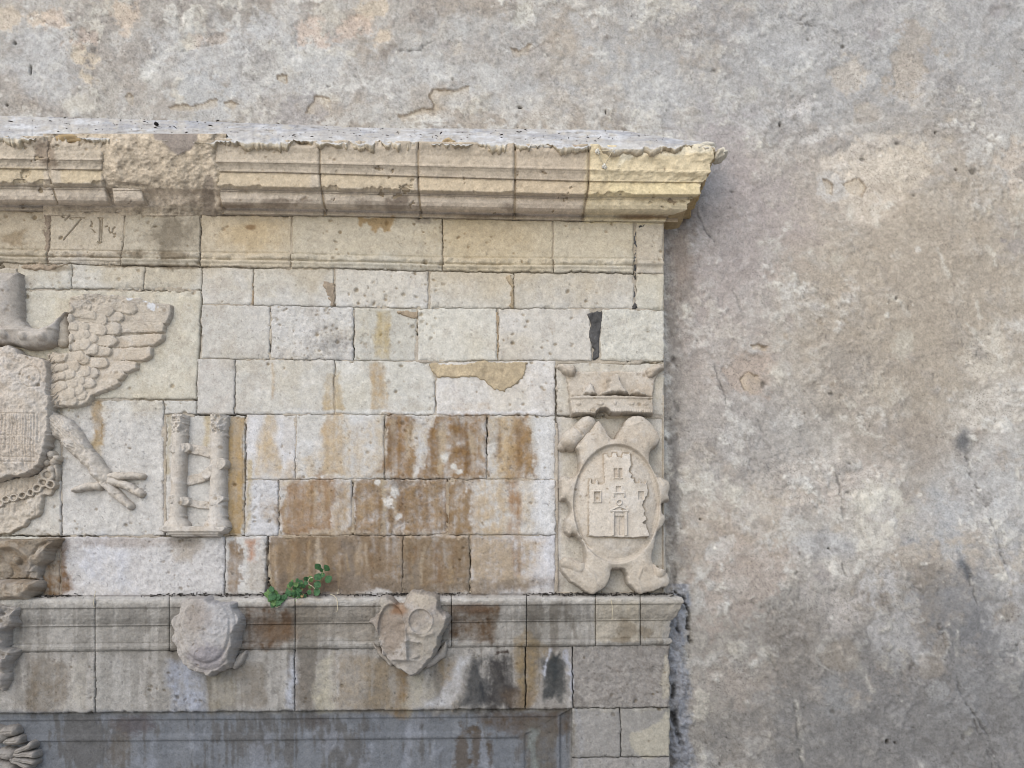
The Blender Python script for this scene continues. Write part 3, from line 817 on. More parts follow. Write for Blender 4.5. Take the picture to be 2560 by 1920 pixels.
def carving(lines, w=1.3, depth=.0045):
    def f(u, v):
        d = np.full(u.shape, 1e9)
        for ln in lines:
            d = np.minimum(d, sd_line(u, v, ln))
        return -depth * (1 - sstep(w * .3, w * 1.4, d))
    return f
k71 = .0814
date = carving([crop(q, 140, 520, k71) for q in [
    [(420, 240), (280, 380)], [(440, 290), (870, 300)], [(430, 330), (520, 345)], [(770, 340), (240, 980)],
    [(1320, 310), (1350, 380), (1345, 700), (1330, 1060)], [(1420, 300), (1410, 500), (1400, 800), (1385, 980)], [(1290, 300), (1440, 300)], [(1280, 1040), (1340, 1085), (1400, 1040)],
    [(1520, 570), (1580, 550)], [(1640, 600), (1625, 680), (1660, 760), (1720, 755), (1745, 690), (1740, 640), (1815, 580)], [(1745, 770), (1800, 820), (1830, 780)], [(1825, 830), (1800, 885), (1765, 885)],
    [(190, 240), (210, 290), (270, 305)], [(1120, 660), (1190, 745)], [(1080, 400), (1110, 480), (1050, 555), (1110, 570)]]], 1.6, .008)
for b, pit, mul, ex in [((-300, 122, -300, 119), .85, (.93, .9, .86), arch_mould), ((126, 314, 121, 302), .35, (.97, .95, .93), arch_mould),
                        ((314, 502, 302, 501), .85, (.96, .97, .95), arch_mould), ((502, 730, 502, 728), .4, (1.05, 1.02, .95), arch_mould),
                        ((731, 1106, 729, 1106), .55, (1.02, 1.02, 1.0), arch_mould), ((1106, 1383, 1106, 1383), .35, (1.03, 1.0, .93), arch_mould), ((1383, 1585, 1383, 1584), .45, (1.03, 1.02, .98), arch_mould)]:
    course(L_CB, L_AB, [(*b, dict(pit=pit, mul=mul, extra=ex, step=1.25 if b[0] == 126 else 2.0, carve=date if b[0] == 126 else None, name='frieze_block'))], gap=1.1)
def end_mould(u, v):
    x = v - 655
    return .016 * np.exp(-((x - 5) / 6.0) ** 2) + .006 * np.exp(-((x + 8) / 3.0) ** 2)
course(L_CB, L_AB, [(1590, 1660, 1590, 1660, dict(pit=.4, extra=end_mould, skirt=.115, name='frieze_block', rough=1.6))], gap=1.1)
# row B
course(L_AB, lambda u: 723 + (u - 180) * .006, [(45, 180, 45, 180, dict(pit=.95)), (180, 361, 180, 358, dict(pit=.75)), (361, 505, 358, 505, dict(pit=.55))])
course(L_AB, L_B, [(505, 634, 505, 633, dict(mul=(.99, .98, .97))), (635, 836, 634, 834, dict(pit=.55)), (838, 1071, 838, 1069, dict(pit=.5, mul=(1.06, 1.07, 1.08), chip=1.6)),
                   (1074, 1283, 1074, 1283, dict(pit=.3, mul=(1.0, .99, .96))), (1284, 1586, 1284, 1586, dict(pit=.35, mul=(1.02, 1.0, .96)))])
course(L_AB, L_B, [(1590, 1660, 1590, 1660, dict(pit=.4, skirt=.115, mul=(1.02, 1.0, .96)))])
# row C
course(L_B, L_C, [(504, 675, 503, 674, dict(pit=.45, mul=(1.0, 1.0, 1.01))), (677, 884, 676, 882, dict(pit=1.0, rough=2.0, mul=(1.05, 1.06, 1.06))), (885, 1042, 884, 1040, dict(mul=(.97, .97, .96))),
                  (1044, 1242, 1044, 1244, dict(pit=.3, mul=(1.06, 1.06, 1.04))), (1246, 1476, 1246, 1481, dict(pit=.4, mul=(1.0, .99, .98)))])
course(L_B, L_C, [(1503, 1660, 1499, 1660, dict(pit=.5, skirt=.115, mul=(1.05, 1.05, 1.03), rough=1.8))])
# row D
course(L_C, L_D, [(494, 588, 492, 586, dict(pit=.45, mul=(.99, .98, .98), edge=5)), (588, 836, 587, 836, dict(pit=.45, gap=.5)), (837, 1088, 837, 1088, dict(pit=.45, gap=.6, mul=(1.02, 1.02, 1.02))),
                  (1090, 1388, 1090, 1388, dict(pit=.5, mul=(1.07, 1.07, 1.07)))])
# rows E, F, G
course(L_D, L_E, [(615, 741, 614, 738, dict(pit=.6, edge=5)), (741, 961, 738, 961, dict(pit=.5, gap=.5)), (962, 1217, 962, 1216, dict(pit=.6, gap=.6, rough=1.3)), (1219, 1388, 1217, 1388, dict(pit=.65, rough=1.4))])
course(L_E, L_F, [(613, 697, 611, 696, dict(pit=.8, rough=1.5, edge=5)), (698, 880, 697, 880, dict(pit=.5)), (883, 1119, 883, 1119, dict(pit=.8, rough=2.2)), (1120, 1389, 1120, 1389, dict(pit=.4, rough=1.5, gap=.5))])
course(L_F, L_G, [(152, 562, 152, 561, dict(pit=.35, rough=2.0)), (563, 667, 563, 664, dict(pit=.4, rough=1.7, edge=5)), (670, 1008, 679, 1008, dict(pit=.45, rough=1.7, edge=5)), (1008, 1175, 1008, 1174, dict(pit=.45, rough=1.6, gap=.8)),
                  (1176, 1389, 1175, 1389, dict(pit=.4, rough=1.6)), (-300, 150, -300, 150, dict(pit=.2, rough=1.5))])
# stones behind the carvings
stone('stone', facade, (-300, 668), (43, 672), (43, 724), (-300, 724), pit=.5)
stone('stone', facade, (-300, 726), (503, 727), (490, 997), (-300, 997), pit=.6, mul=(.99, .97, .9))
stone('stone', facade, (-300, 1001), (150, 1001), (151, 1338), (-300, 1338), pit=.5)
stone('stone', facade, (154, 1001), (409, 1001), (409, 1338), (154, 1338), pit=.65, rough=1.7, mul=(1.02, 1.02, 1.03))
stone('stone', facade, (411, 1001), (490, 1001), (490, 1034), (411, 1034), pit=.4)
stone('stone', facade, (412, 1038), (611, 1038), (609, 1338), (412, 1338), proud=-.006, pit=.45, mul=(1.0, 1.0, .99))
stone('stone', facade, (1392, 907), (1660, 908), (1660, 1037), (1392, 1036), proud=-.004, pit=.25, skirt=.115, mul=(.98, .955, .92))
stone('stone', facade, (1392, 1040), (1660, 1041), (1667, 1486), (1392, 1486), proud=-.012, pit=.25, skirt=.115, mul=(.95, .935, .9))

# bed of mortar in the joints
uu, vv = np.meshgrid(np.arange(-300, 1662, 3.0), np.arange(545, 2210, 3.0))
pm = .0958 + .0012 * samp(N_SML, uu, vv) + .0022 * samp(N_MED, uu + 120, vv) - .03 * sstep(.8, 1.2, samp(N_SML, uu + 500, vv + 90) * .6 + .6 * samp(N_MED, uu + 500, vv + 90))
T = np.broadcast_to(lin((184, 168, 144)), uu.shape + (3,)) * (1 + .12 * samp(N_SML, uu, vv))[..., None]
T = T * .55 + samp(SA, uu, vv) * .35
k = S * (D - .09) / D
for ln in [[(612, 1040), (614, 1200), (610, 1335)], [(667, 1342), (664, 1450), (680, 1478)], [(588, 905), (586, 1035)], [(587, 1037), (612, 1050)], [(505, 675), (503, 760), (494, 900), (490, 1030)], [(883, 800), (883, 895)], [(1216, 1050), (1217, 1110)],
           [(150, 1260), (150, 1338)], [(492, 1036), (700, 1036)], [(700, 1199), (760, 1199)], [(960, 1199), (1120, 1199)], [(880, 1340), (1100, 1338)], [(-300, 1341), (150, 1341)], [(1180, 680), (1580, 685)], [(505, 668), (520, 668)], [(830, 768), (900, 769)], [(1290, 1036), (1320, 1037)], [(1008, 1400), (1008, 1440)], [(1174, 1380), (1174, 1470)]]:
    pm = pm - .05 * (1 - sstep(3, 7, sd_line(uu, vv, ln))) * np.clip(.7 + .5 * samp(N_SML, uu, vv), 0, 1)
pm = np.minimum(pm, .0972)
for a_ in QUADS:
    ins_ = (uu > a_[0] + 5) & (uu < a_[2] - 5) & (vv > a_[1] + 5) & (vv < a_[3] - 5)
    pm[ins_] = .06
pm = np.where(vv > 1500, np.minimum(pm, .03), pm)
sheet('mortar_bed', (uu - UC) * k, -pm, ZH + (VH - vv) * k, M_MORTAR, facade, T, .6)

# mortar fills that stand out: tan patch, black cement joints
def fill(pts, p, c, rough=1.0, mat=None, label=None, edge=2.5, parent=None, alpha=.4, thick=.03, dens=2.0):
    pts = np.asarray(pts, float)
    lo, hi = pts.min(0) - 6, pts.max(0) + 6
    u, v = np.meshgrid(np.arange(lo[0], hi[0] + dens, dens), np.arange(lo[1], hi[1] + dens, dens))
    d = sd_poly(u + samp(N_SML, u, v) * 1.8 + samp(N_FIN, u, v) * 1.2, v + samp(N_SML, u + 300, v) * 1.8 + samp(N_RGH, u, v), pts)
    q = p + rough * (.0012 * samp(N_SML, u, v) + .0010 * samp(N_RGH, u, v)) - thick * sstep(-edge, edge, d)
    kv = d < edge
    keep = kv[:-1, :-1] | kv[1:, :-1] | kv[1:, 1:] | kv[:-1, 1:]
    k = S * (D - p) / D
    T = np.broadcast_to(lin(c), u.shape + (3,)) * (1 + .06 * samp(N_SML, u, v) + .05 * samp(N_FIN, u, v))[..., None]
    return sheet('mortar_patch', (u - UC) * k, -q, ZH + (VH - v) * k, mat or M_MORTAR, parent or facade, T, alpha, keep, label=label)
fill(crop([(20, 925), (890, 912), (890, 1000), (860, 1060), (770, 1130), (690, 1168), (610, 1150), (540, 1100), (450, 1045), (300, 1045), (130, 1050), (70, 1000)], 1060, 640, .2893), P0 + .0085, (190, 172, 142), label='broad tan mortar repair')
fill([(1469, 783), (1504, 779), (1506, 800), (1499, 830), (1500, 895), (1481, 901), (1477, 850), (1471, 810)], P0 + .003, (92, 90, 88), 2.0, label='dark cement joint filling')
fill([(1584, 558), (1590, 556), (1591, 600), (1594, 650), (1589, 690), (1590, 765), (1582, 770), (1584, 700), (1586, 640)], P0 - .002, (92, 91, 90), 2.0, label='dark cement joint filling', edge=1.5)
fill([(1592, 562), (1612, 558), (1608, 566), (1594, 572)], P0 + .007, (88, 88, 84), 2.0, label='smear of dark cement')
fill([(1576, 762), (1590, 756), (1594, 768), (1580, 774)], P0 + .006, (86, 84, 82), 2.0, label='smear of dark cement')
fill([(988, 778), (1046, 776), (1046, 790), (1035, 795), (990, 785)], P0 + .007, (172, 154, 130), edge=1.5)
fill([(812, 700), (836, 712), (836, 764), (826, 764), (820, 740), (810, 730)], P0 + .0055, (166, 150, 130), edge=2)
fill([(625, 706), (633, 700), (637, 760), (627, 761)], P0 - .001, (170, 150, 124), edge=1.5)
fill([(1236, 778), (1246, 776), (1249, 830), (1248, 895), (1242, 896), (1240, 820)], P0 + .001, (178, 158, 130), edge=1.5)
fill([(1266, 690), (1284, 684), (1284, 768), (1270, 768), (1276, 720)], P0 + .006, (178, 160, 132), edge=2)
fill([(108, 535), (128, 532), (127, 600), (124, 655), (112, 655), (112, 590)], P0 + .002, (150, 134, 116), edge=2)
fill([(45, 660), (110, 655), (170, 662), (120, 672), (60, 676)], P0 + .012, (176, 158, 136), 2.5, edge=4)

# ------------------------------------------------------------------ plaster wall behind
def lines(a, b, st, lo, hi):
    mid = np.arange(a, b + st, st)
    g = np.cumsum(np.minimum(st * 1.2 ** np.arange(1, 400), 16.0))
    out_l = a - g; out_l = out_l[out_l > lo + 4]
    out_r = mid[-1] + g; out_r = out_r[out_r < hi - 4]
    return np.concatenate([[lo], out_l[::-1], mid, out_r, [hi]])
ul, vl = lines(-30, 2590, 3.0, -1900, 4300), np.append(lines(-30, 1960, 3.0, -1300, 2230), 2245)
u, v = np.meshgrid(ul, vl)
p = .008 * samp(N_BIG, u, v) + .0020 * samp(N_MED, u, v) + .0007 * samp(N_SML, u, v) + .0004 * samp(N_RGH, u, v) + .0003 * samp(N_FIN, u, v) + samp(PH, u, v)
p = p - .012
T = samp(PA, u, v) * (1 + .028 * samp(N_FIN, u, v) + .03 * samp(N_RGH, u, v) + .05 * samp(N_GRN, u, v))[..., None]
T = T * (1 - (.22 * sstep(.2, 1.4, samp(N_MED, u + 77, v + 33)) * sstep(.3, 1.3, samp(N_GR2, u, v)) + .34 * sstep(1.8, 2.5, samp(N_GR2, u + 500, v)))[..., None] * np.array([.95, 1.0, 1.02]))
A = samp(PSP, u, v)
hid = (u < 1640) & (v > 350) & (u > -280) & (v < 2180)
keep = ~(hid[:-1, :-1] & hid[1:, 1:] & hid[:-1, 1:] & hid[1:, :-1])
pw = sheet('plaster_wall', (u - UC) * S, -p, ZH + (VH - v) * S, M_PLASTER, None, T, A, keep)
tag(pw, 'tall grey and tan plaster wall, blotched and cracked, behind the stone monument', 'wall')

# ------------------------------------------------------------------ top cornice
XS = (1660 - UC) * S * (D - P0) / D            # right flank of the ashlar
cornice = thing('stone_cornice', 'broken moulded stone cornice with pale weathered top crowning the block facing', 'cornice', P(760.0, 553.0, .1))
#   (projection e, v at u=0, v at u=700, v at u=1460, v at u=1760)
PROF = [(.004, 526, 537.5, 553, 556), (.012, 523, 535, 551, 554), (.013, 514.5, 524, 540.5, 542), (.022, 513.5, 523, 539.5, 541), (.023, 511.5, 521.5, 537, 538.5), (.045, 510, 519.5, 535, 536.5),
        (.070, 505, 514, 530, 531), (.090, 498, 507, 522, 523), (.101, 489, 498, 513, 514), (.106, 479, 488, 504, 504), (.107, 472, 481, 498, 497), (.113, 470.5, 479.5, 497, 496), (.114, 465, 476.5, 494, 493),
        (.126, 463, 474.5, 492, 491), (.146, 456.5, 468.5, 486.5, 487.5), (.149, 454, 466, 484, 485), (.150, 440, 450, 470, 472), (.150, 422, 432, 454, 457), (.158, 420.5, 430.5, 452.5, 455.5), (.160, 414, 424, 447, 451),
        (.166, 406, 416, 436, 443), (.175, 399, 409, 427, 436), (.180, 397, 407, 424, 432), (.181, 394, 403, 421, 428), (.178, 392.5, 401, 419, 426), (.180, 384, 392, 410, 416), (.183, 374, 381, 396, 404), (.191, 362, 369, 382, 391), (.199, 352, 360, 372, 383), (.204, 344, 353, 365, 374), (.205, 340, 349, 361, 360)]
PROF = np.array(PROF)

def prof_dense(n=92, t0=0.0, t1=1.0):
    q = PROF[:, [0, 2]].copy()
    seg = np.hypot(np.diff(q[:, 0]) / S * .6, np.diff(q[:, 1]))
    cum = np.concatenate([[0], np.cumsum(seg)]); cum /= cum[-1]
    tt = np.linspace(t0, t1, n)
    tt = np.unique(np.concatenate([tt, cum[(cum >= t0) & (cum <= t1)]]))
    return np.stack([np.interp(tt, cum, PROF[:, c]) for c in range(5)], 1), tt

def cornice_part(ua, ub, n=92, t0=0, t1=1, rough=1.0, mul=(1, 1, 1), corner=False, name='cornice_block', chip=1.0, seed=0):
    """ua, ub: joint as (u at top, u at bottom)"""
    q, tt = prof_dense(n, t0, t1)
    e0 = q[:, 0][:, None]
    cols = max(6, int((ub[0] - ua[0]) / 2.4))
    s = np.linspace(0, 1, cols)[None, :]
    fr = sstep(0, .62, tt)[:, None]
    uL, uR = ua[1] + (ua[0] - ua[1]) * fr, ub[1] + (ub[0] - ub[1]) * fr
    u = uL + (uR - uL) * s
    v = np.empty(u.shape)
    for r in range(len(q)):
        v[r] = np.interp(u[r], [-300, 0, 700, 1460, 1760], [q[r, 1] - 6, q[r, 1], q[r, 2], q[r, 3], q[r, 4]])
    sx = u + seed * 113
    e = np.broadcast_to(e0, u.shape).copy()
    # broken drip edge: bites out of the foot of the corona
    bite = np.clip(2.4 * samp(N_SML, sx[0] * .7, 100 + 0 * sx[0]) + 2.2 * samp(N_MED, sx[0] * 1.4, 140 + 0 * sx[0]) + .7 * samp(N_FIN, sx[0], 180 + 0 * sx[0]) - 1.2, 0, 9) * chip
    foot = np.exp(-((tt[:, None] - np.interp(.149, PROF[12:18, 0], np.linspace(0, 1, 6)) * 0 - TDRIP) / .035) ** 2)
    v = v - foot * bite[None, :] * 1.3
    e = e - np.where(tt[:, None] > TDRIP - .01, 1, .4) * .0006 * foot * bite[None, :]
    # ragged top lip
    lip = sstep(.90, 1.0, tt)[:, None]
    rag = np.clip(1.3 * samp(N_SML, sx[0], 300 + 0 * sx[0]) + 1.6 * samp(N_MED, sx[0], 340 + 0 * sx[0]) + .2, 0, 5)[None, :]
    e = e - lip * rag * .0075 * chip
    v = v + lip * (rag * 1.6 * chip - 1.0)
    # weathering of the surface; arrises wander
    e = e + rough * (.0007 * samp(N_SML, sx, v) + .0005 * samp(N_RGH, sx, v) + .0004 * samp(N_FIN, sx, v) + .0012 * samp(N_MED, sx, v))
    if corner:
        e = e + .0030 * samp(N_SML, sx * .6, v * .6 + 90) * sstep(.45, .55, tt[:, None])
    km_ = sstep(.3, 1.0, samp(N_MED, sx + 60, v) + .5 * samp(N_SML, sx, v))
    e = e - samp(PIT_S, sx, v + 200) * .6 * km_
    d = np.minimum(s, 1 - s) * (uR - uL) + .6 * samp(N_SML, sx, v)
    if corner:
        d = s * (uR - uL) + 0 * v
    e = e - .007 * (1 - sstep(0, 4.5 * (1 + .4 * samp(N_SML, sx, v)), d))
    T = samp(SA, u, v) * np.asarray(mul) * (1 + .03 * samp(N_FIN, sx, v))[..., None]
    T = T * (1 - .15 * np.exp(-d / 3.0))[..., None]
    T = grit(dirt_shade(T, samp(PITM_S, sx, v + 200) * km_, .45), sx, v, .9)
    p = P0 + e
    if corner:                       # run to the mitre, then return to the wall
        k = S * (D - p) / D
        Xa = (u[:, :1] - UC) * k[:, :1]
        Xe = XS + e0 + .004 * samp(N_SML, 1700 + 0 * v[:, :1], v[:, :1] * 2) * rough
        X = Xa + (Xe - Xa) * s
        Z = ZH + (VH - v) * k
        sr = np.linspace(0, 1, 40)[1:][None, :]
        Xr = Xe + 0 * sr + .004 * samp(N_RGH, 1750 + 160 * sr + 0 * Xe, v[:, -1:] + 0 * sr)
        Yr = -(p[:, -1:] * (1 - sr) - .02 * sr)
        Zr = Z[:, -1:] + 0 * sr + .002 * samp(N_SML, 1750 + 160 * sr + 0 * Xe, v[:, -1:] + 0 * sr)
        X, Y, Z = np.hstack([X, Xr]), np.hstack([-p, Yr]), np.hstack([Z, Zr])
        T = np.concatenate([T, np.repeat(T[:, -1:], Xr.shape[1], 1) * np.array([.66, .58, .47])], 1)  # return browned and darkened: soffit shade put into the colour
    else:
        k = S * (D - p) / D
        X, Y, Z = (u - UC) * k, -p, ZH + (VH - v) * k
    X, Y, Z, T = pad(X), pad(Y), pad(Z), np.pad(T, ((1, 1), (1, 1), (0, 0)), mode='edge')
    if corner:
        Y[:, 0] = Y[:, 0] * .3
        Y[0, :-41], Y[-1, :-41] = -.04, -.04
    else:
        Y[:, 0] = Y[:, 0] * .3; Y[:, -1] = Y[:, -1] * .3
        Y[0], Y[-1] = -.04, -.04
    return sheet(name, X, Y, Z, M_STONE, cornice, T, .3)

_q = PROF[:, [0, 2]]
_seg = np.hypot(np.diff(_q[:, 0]) / S * .6, np.diff(_q[:, 1]))
_cum = np.concatenate([[0], np.cumsum(_seg)]); _cum /= _cum[-1]
TDRIP = float(_cum[14])
# solid core behind the joints
for a_, b_ in ((-300, 1700),):
    q_ = PROF
    u, r_ = np.meshgrid(np.arange(a_, b_, 5.0), np.arange(len(q_)))
    v = np.empty(u.shape)
    for i_ in range(len(q_)):
        v[i_] = np.interp(u[i_], [-300, 0, 700, 1460, 1760], [q_[i_, 1] - 6, *q_[i_, 1:]])
    off_ = np.where(np.arange(len(q_)) >= 28, .05, np.where((np.arange(len(q_)) > 12) & (np.arange(len(q_)) < 18), .016, .008))[r_]
    p = P0 + np.maximum(q_[:, 0], .012)[r_] - off_ - .045 * ((u > 252) & (u < 552))
    p[-1] -= .03
    k = S * (D - p) / D
    sheet('core', (u - UC) * k, -p, ZH + (VH - v) * k, M_MORTAR, cornice, np.broadcast_to(lin((178, 160, 134)), u.shape + (3,)), .5)
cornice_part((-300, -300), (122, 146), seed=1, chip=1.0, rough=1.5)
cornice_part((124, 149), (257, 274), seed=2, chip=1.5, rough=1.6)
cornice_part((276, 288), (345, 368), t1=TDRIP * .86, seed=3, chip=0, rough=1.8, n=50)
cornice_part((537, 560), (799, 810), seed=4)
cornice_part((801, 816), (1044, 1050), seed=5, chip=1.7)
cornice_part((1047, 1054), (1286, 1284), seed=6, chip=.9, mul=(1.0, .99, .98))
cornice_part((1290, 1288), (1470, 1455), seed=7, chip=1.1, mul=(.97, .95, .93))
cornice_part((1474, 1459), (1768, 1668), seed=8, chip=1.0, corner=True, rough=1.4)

# the stretch where the mouldings are gone, a slope of rubble and mortar
u, v = np.meshgrid(np.arange(108, 566, 2.2), np.arange(332, 541, 2.0))
vt, vb = 341 + .016 * u, 528 + .018 * u
t = np.clip((v - vt) / (vb - vt), 0, 1)
p = P0 + np.interp(t, [0, .3, .55, .66, .72, .92, 1], [.205, .178, .150, .128, .098, .040, .012]) + .006 * samp(N_MED, u, v) + .0024 * samp(N_SML, u, v) + .0012 * samp(N_RGH, u, v) + .0007 * samp(N_FIN, u, v)
lft = sstep(0, 40, u - (258 + 60 * sstep(.45, .8, t) + 60 * sstep(.58, .62, t)))      # deep behind the neighbour blocks
rgt = 1 - sstep(-14, 22, u - (534 + 26 * t))
p = p - (1 - lft) * .014 - (1 - rgt) * .03
pt = 1 - sstep(-3, 3, sd_poly(u + 2 * samp(N_SML, u, v), v + 2 * samp(N_SML, u + 90, v), [(386, 330), (494, 332), (490, 352), (476, 372), (445, 388), (425, 380), (405, 352), (388, 350)]))
p = p * (1 - pt) + pt * (P0 + np.interp(t, [0, .1, .3], [.207, .203, .180]) + .004 + .001 * samp(N_SML, u, v))
T = samp(SA, u, v) * (1 + .12 * samp(N_SML, u, v) + .08 * samp(N_FIN, u, v))[..., None] * np.array([.97, .95, .92])
T = T * (1 - pt[..., None]) + pt[..., None] * lin((164, 152, 140))
mor = (1 - sstep(-4, 4, sd_poly(u + 3 * samp(N_SML, u, v), v, [(512, 440), (530, 440), (545, 535), (548, 560), (505, 560), (505, 480)])))[..., None] * .8
T = T * (1 - mor) + mor * lin((160, 146, 130))
k = S * (D - p) / D
X, Y, Z = (u - UC) * k, -p, ZH + (VH - v) * k
Y[0], Y[-1] = -.02, -.04
sheet('rubble_core', X, Y, Z, M_MORTAR, cornice, T, .6, label='stretch of cornice broken back to rough rubble and mortar')

# sloping weathering on top
u, w = np.meshgrid(np.arange(-300, 1790, 2.4), np.linspace(0, 1, 34))
vf = np.interp(u, [-300, 0, 700, 1460, 1800], [336, 341, 352, 363, 364])
vr = np.interp(u, [-300, 0, 400, 700, 900, 1550, 1700, 1800], [280, 286, 296, 308, 316, 323, 347, 356])
rag = np.clip(2.2 * samp(N_SML, u, 500 + 0 * u) + 2.6 * samp(N_MED, u, 540 + 0 * u) + 1.4 * samp(N_RGH, u, 560 + 0 * u) + .8 * samp(N_FIN, u, 590 + 0 * u), -6, 10)
pf, pr = P0 + .214 - np.clip(rag, -2, 9) * .0034, -.02
p = pf + (pr - pf) * w
v = vf + 2 - 1.1 * rag * (1 - w) ** 3 + (vr - vf) * w - 4 * np.sin(w * math.pi)
p = p + (.004 * samp(N_MED, u, v) + .0035 * samp(N_SML, u, v) + .002 * samp(N_RGH, u, v + 60 * w)) * sstep(0, .12, w)
p = p + np.where(w < .12, -.010 * (1 - sstep(0, .12, w)), 0)
T = samp(TOP, u, v) * (1 + .05 * samp(N_FIN, u, v))[..., None]
edge_t = (1 - sstep(.0, .22, w + .08 * samp(N_SML, u, v)))[..., None]
T = T * (1 - .7 * edge_t) + .7 * edge_t * lin((220, 216, 208))
k = S * (D - p) / D
X, Y, Z = (u - UC) * k, -p, ZH + (VH - v) * k
X = np.minimum(X, XS + .20 + .006 * samp(N_SML, u, v))
dr = np.clip(.016 + .010 * samp(N_MED, u[:1] * 1.3, 820 + 0 * u[:1]) + .008 * samp(N_SML, u[:1] * .8, 860 + 0 * u[:1]) + .0012 * samp(N_FIN, u[:1], 880 + 0 * u[:1]), .002, .05)
dr = np.where(u[:1] > 1466, .55 * dr + .012 * sstep(.0, .5, samp(N_MED, u[:1] * 1.1, 940 + 0 * u[:1])), dr)
dr = np.where((u[:1] > 384) & (u[:1] < 496), .004, dr)
rows_ = [0, .25, .5, .75, 1.0]
SX = np.vstack([X[:1]] + [X[:1] for r_ in rows_[1:]] + [X[:1]])[::-1]
SY = np.vstack([Y[:1] - .004 * math.sin(math.pi * r_) + .012 * r_ + .003 * samp(N_RGH, u[:1], 900 + 60 * r_ + 0 * u[:1]) * (r_ > 0) for r_ in rows_] + [-P0 + 0 * Y[:1]])[::-1]
SZ = np.vstack([Z[:1] - dr * r_ for r_ in rows_] + [Z[:1] - dr - .01])[::-1]
X2, Y2, Z2 = np.vstack([SX, X[1:]]), np.vstack([SY, Y[1:]]), np.vstack([SZ, Z[1:]])
CRU = np.broadcast_to(lin((206, 194, 172)), T[:1].shape) * (1 + .10 * samp(N_SML, u[:1], 870 + 0 * u[:1]))[..., None]
CRU2 = CRU * .45 + .55 * lin((186, 166, 134))
T2 = np.concatenate([CRU2, CRU2, CRU2, CRU, CRU, T[:1], T[1:]], 0)
sheet('weathering', X2, Y2, Z2, M_MORTAR, cornice, T2, .4, label='pale sloping top of the cornice')

# broken lumps on the lip at the corner
def lump(name, parent, c, r, tcol, seed, mat=M_RELIEF, n=22, amp=.3):
    th, ph = np.meshgrid(np.linspace(0, math.pi, n), np.linspace(0, 2 * math.pi, n * 2 - 1))
    x, y, z = np.sin(th) * np.cos(ph), np.sin(th) * np.sin(ph), np.cos(th)
    d = 1 + amp * (.5 * np.sin(3.1 * x + seed) * np.cos(2.7 * z - seed) + .5 * np.sin(5.3 * y + 2 * seed + 3 * x) * np.cos(4.7 * z + seed))
    d = d + amp * .25 * np.sin(11 * x + 7 * z + seed) * np.sin(9 * y - 8 * z)
    X, Y, Z = c[0] + r[0] * x * d, c[1] + r[1] * y * d, c[2] + r[2] * z * d
    T = np.broadcast_to(lin(tcol), X.shape + (3,)) * (1 + .06 * np.sin(13 * x + 9 * z + seed))[..., None]
    return sheet(name, X, Y, Z, mat, parent, T, .3)
cx = lambda u_, v_, p_: np.array([float(t_) for t_ in P(float(u_), float(v_), p_)])
lump('lip_fragment', cornice, cx(1795, 393, .26), (.026, .05, .022), (216, 206, 186), 1.3)
lump('lip_fragment', cornice, cx(1803, 388, .22), (.024, .05, .017), (220, 212, 194), 2.6)
lump('lip_fragment', cornice, cx(1766, 366, .28), (.042, .03, .016), (226, 218, 200), 4.1, amp=.15)
lump('lip_fragment', cornice, cx(1245, 378, .275), (.05, .028, .018), (206, 188, 158), 5.1)
lump('lip_fragment', cornice, cx(1430, 374, .28), (.055, .02, .02), (178, 160, 138), 6.3, amp=.15)
lump('lip_fragment', cornice, cx(1340, 369, .28), (.07, .02, .012), (222, 214, 200), 6.9, amp=.2)
lump('lip_fragment', cornice, cx(175, 352, .27), (.09, .03, .02), (190, 164, 124), 7.7)
lump('lip_fragment', cornice, cx(1122, 356, .28), (.03, .02, .014), (196, 172, 136), 8.2)

